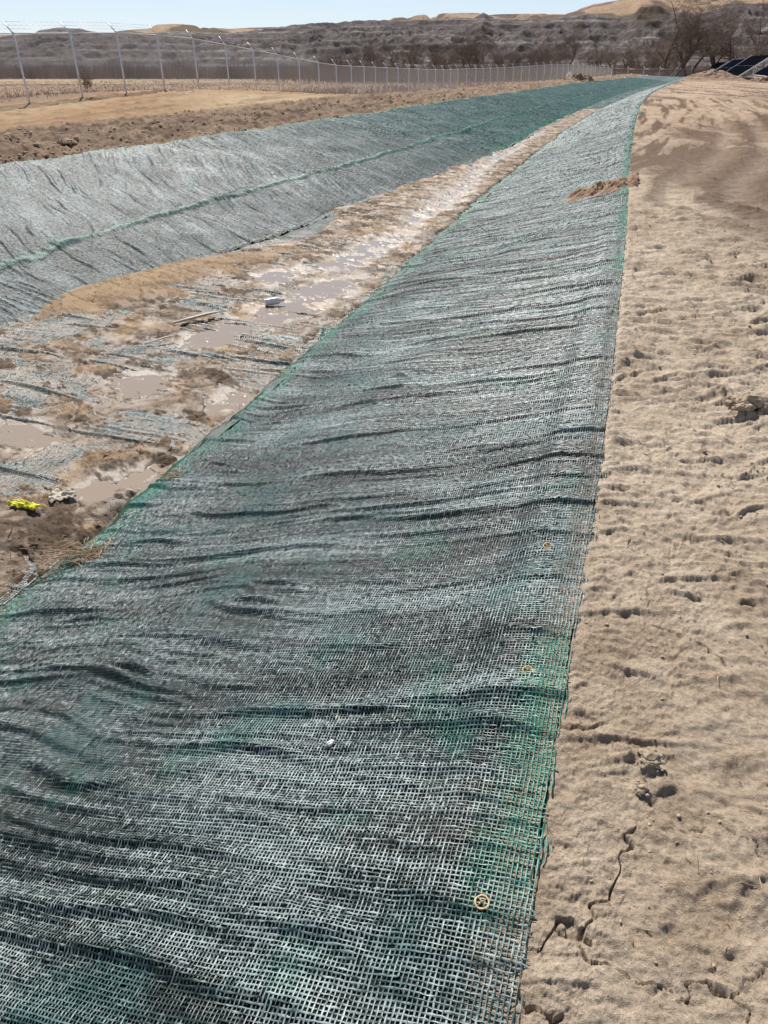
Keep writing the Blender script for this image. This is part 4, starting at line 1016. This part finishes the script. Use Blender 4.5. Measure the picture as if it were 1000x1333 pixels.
root.scale = (.88, .85, .85); root.rotation_euler = (0, R(-6), R(10)); tag(root, 'crumpled white plastic bottle lying in the puddle', 'bottle')
def crumple(name, cx, cy, z, sx, sy, h, seed, mat, rot, lab, cat):
    n_ = 40; a_, b_ = np.meshgrid(np.linspace(-1, 1, n_), np.linspace(-1, 1, n_), indexing='ij')
    x = a_ * sx * (1 + .25 * perlin(b_ * 2, a_ * 0 + seed, 360)); y = b_ * sy * (1 + .35 * perlin(a_ * 2.2, b_ * 0 + seed, 361))
    zz = h * (np.abs(fbm(a_ * 1.5 + seed, b_ * 1.5, 3, 362)) * 1.6 + .25 * (1 - a_**2) * (1 - b_**2)) + .004
    V = np.stack([x, y, zz], -1).reshape(-1, 3); o = mesh_np(name, V, grid_faces(n_, n_), mat); o.location = (cx, cy, z); o.rotation_euler = (0, 0, R(rot))
    sl = o.modifiers.new('thickness', 'SOLIDIFY'); sl.thickness = .003; return tag(o, lab, cat)
crumple('yellow_wrapper', -2.46, 3.98, gz(-2.46, 3.98) + .012, .11, .032, .036, 1.3, simple('yellow_film', (.75, .68, .02), .4, var=.12, scale=20), -14, 'crumpled bright yellow wrapper lying on the brown debris at the left', 'wrapper')
crumple('pale_scrap', -2.28, 4.16, max(gz(-2.28, 4.16), -1.0) + .010, .085, .06, .028, 4.1, simple('pale_cloth', (.48, .42, .34), .8), 35, 'pale folded scrap of cloth on the mud beside the yellow wrapper', 'scrap')
crumple('white_shred', -.17, 1.44, bz(-.17, 1.44) + .006, .013, .006, .012, 2.2, simple('white_film', (.8, .8, .8), .4), 50, 'tiny white shred of film on the near blanket', 'shred')
crumple('white_bag', 26.5, 117, -.2, .35, .25, .9, 3.3, simple('bag_film', (.85, .85, .86), .4), 0, 'white plastic bag caught at the foot of the far bright fence', 'bag')
STK = simple('weathered_stick', (.56, .46, .36), .8, var=.2, scale=30)
for x, y, z, l, a_, r_, lab in ((-2.22, 8.15, -.93, .62, 38, .028, 'long pale weathered board stuck in the mud'), (-2.45, 7.35, -.93, .36, 42, .014, 'short pale stick lying just below the long board')):
    M_ = MB(); d_ = Vector((math.cos(R(a_)), math.sin(R(a_)), .06)) * l / 2; M_.tube([-d_, -d_ * .3 + Vector((.01, 0, .01)), d_ * .4 + Vector((0, .012, .008)), d_], [r_ * .7, r_, r_ * .9, r_ * .5], 7)
    o = M_.build('stick', STK); o.location = (x, y, z); o.scale = (1, 1, .6); tag(o, lab, 'stick', 'pale sticks in the mud')
o = lump('stone', (1.135, 3.23, gz(1.135, 3.23) + .008), (.016, .013, .022), 2, simple('pebble', (.55, .42, .29), .8), 2, .25); tag(o, 'small tan stone at the edge of the near blanket', 'stone')
def clod_cluster(x, y, s, seed, mat, lab):
    rd = random.Random(seed); bm = bmesh.new(); k0 = 26 if s > .03 else 18
    for k in range(k0):
        a_ = rd.random() * 6.28; r_ = s * rd.random()**.6; q = s * rd.uniform(.12, .42) * (1.25 - r_ / s)
        res = bmesh.ops.create_icosphere(bm, subdivisions=2, radius=1)
        o3 = Vector((rd.random() * 9, rd.random() * 9, 0)); vs = res['verts']; P_ = np.array([v.co for v in vs])
        n_ = fbm(P_[:, 0] * 1.5 + o3.x + P_[:, 2], P_[:, 1] * 1.5 + o3.y - P_[:, 2], 3, 300, .65) * .7
        cx, cy = x + math.cos(a_) * r_, y + math.sin(a_) * r_; cz = q * .15 + s * .25 * (1 - r_ / s)
        for v_, w in zip(vs, n_): v_.co = Vector((v_.co.x * q * 1.25, v_.co.y * q, v_.co.z * q * .75)) * (1 + w) + Vector((cx - x, cy - y, cz))
    me = bpy.data.meshes.new('clod'); bm.to_mesh(me); bm.free(); me.materials.append(mat)
    o = bpy.data.objects.new('clod', me); sc.collection.objects.link(o); o.location = (x, y, gz(x, y)); return tag(o, lab, 'clod', 'larger clods of dirt')
CLODD = simple('crumbly_soil', (.33, .26, .185), .95, var=.35, scale=60, bump=.006, spec=.1)
for i, (x, y, s_, m_, lab) in enumerate(((.715, 1.20, .042, CLODD, 'dark crumbly clod beside the near blanket, above the cracks'), (.675, 1.12, .026, CLODD, 'smaller clod just below the dark crumbly clod'), (1.98, 3.42, .13, CLODD, 'large crumbling clod at the right edge of the dirt'), (2.12, 3.2, .09, CLODD, 'second crumbling clod at the right edge, below the large one'),
                                   (-6.9, 16.9, .24, CLODM, 'big grey clod on the far shoulder near the left edge'), (-8.3, 17.2, .22, CLODM, 'grey clod at the left edge above the far blanket'))):
    clod_cluster(x, y, s_, i + 5, m_, lab)
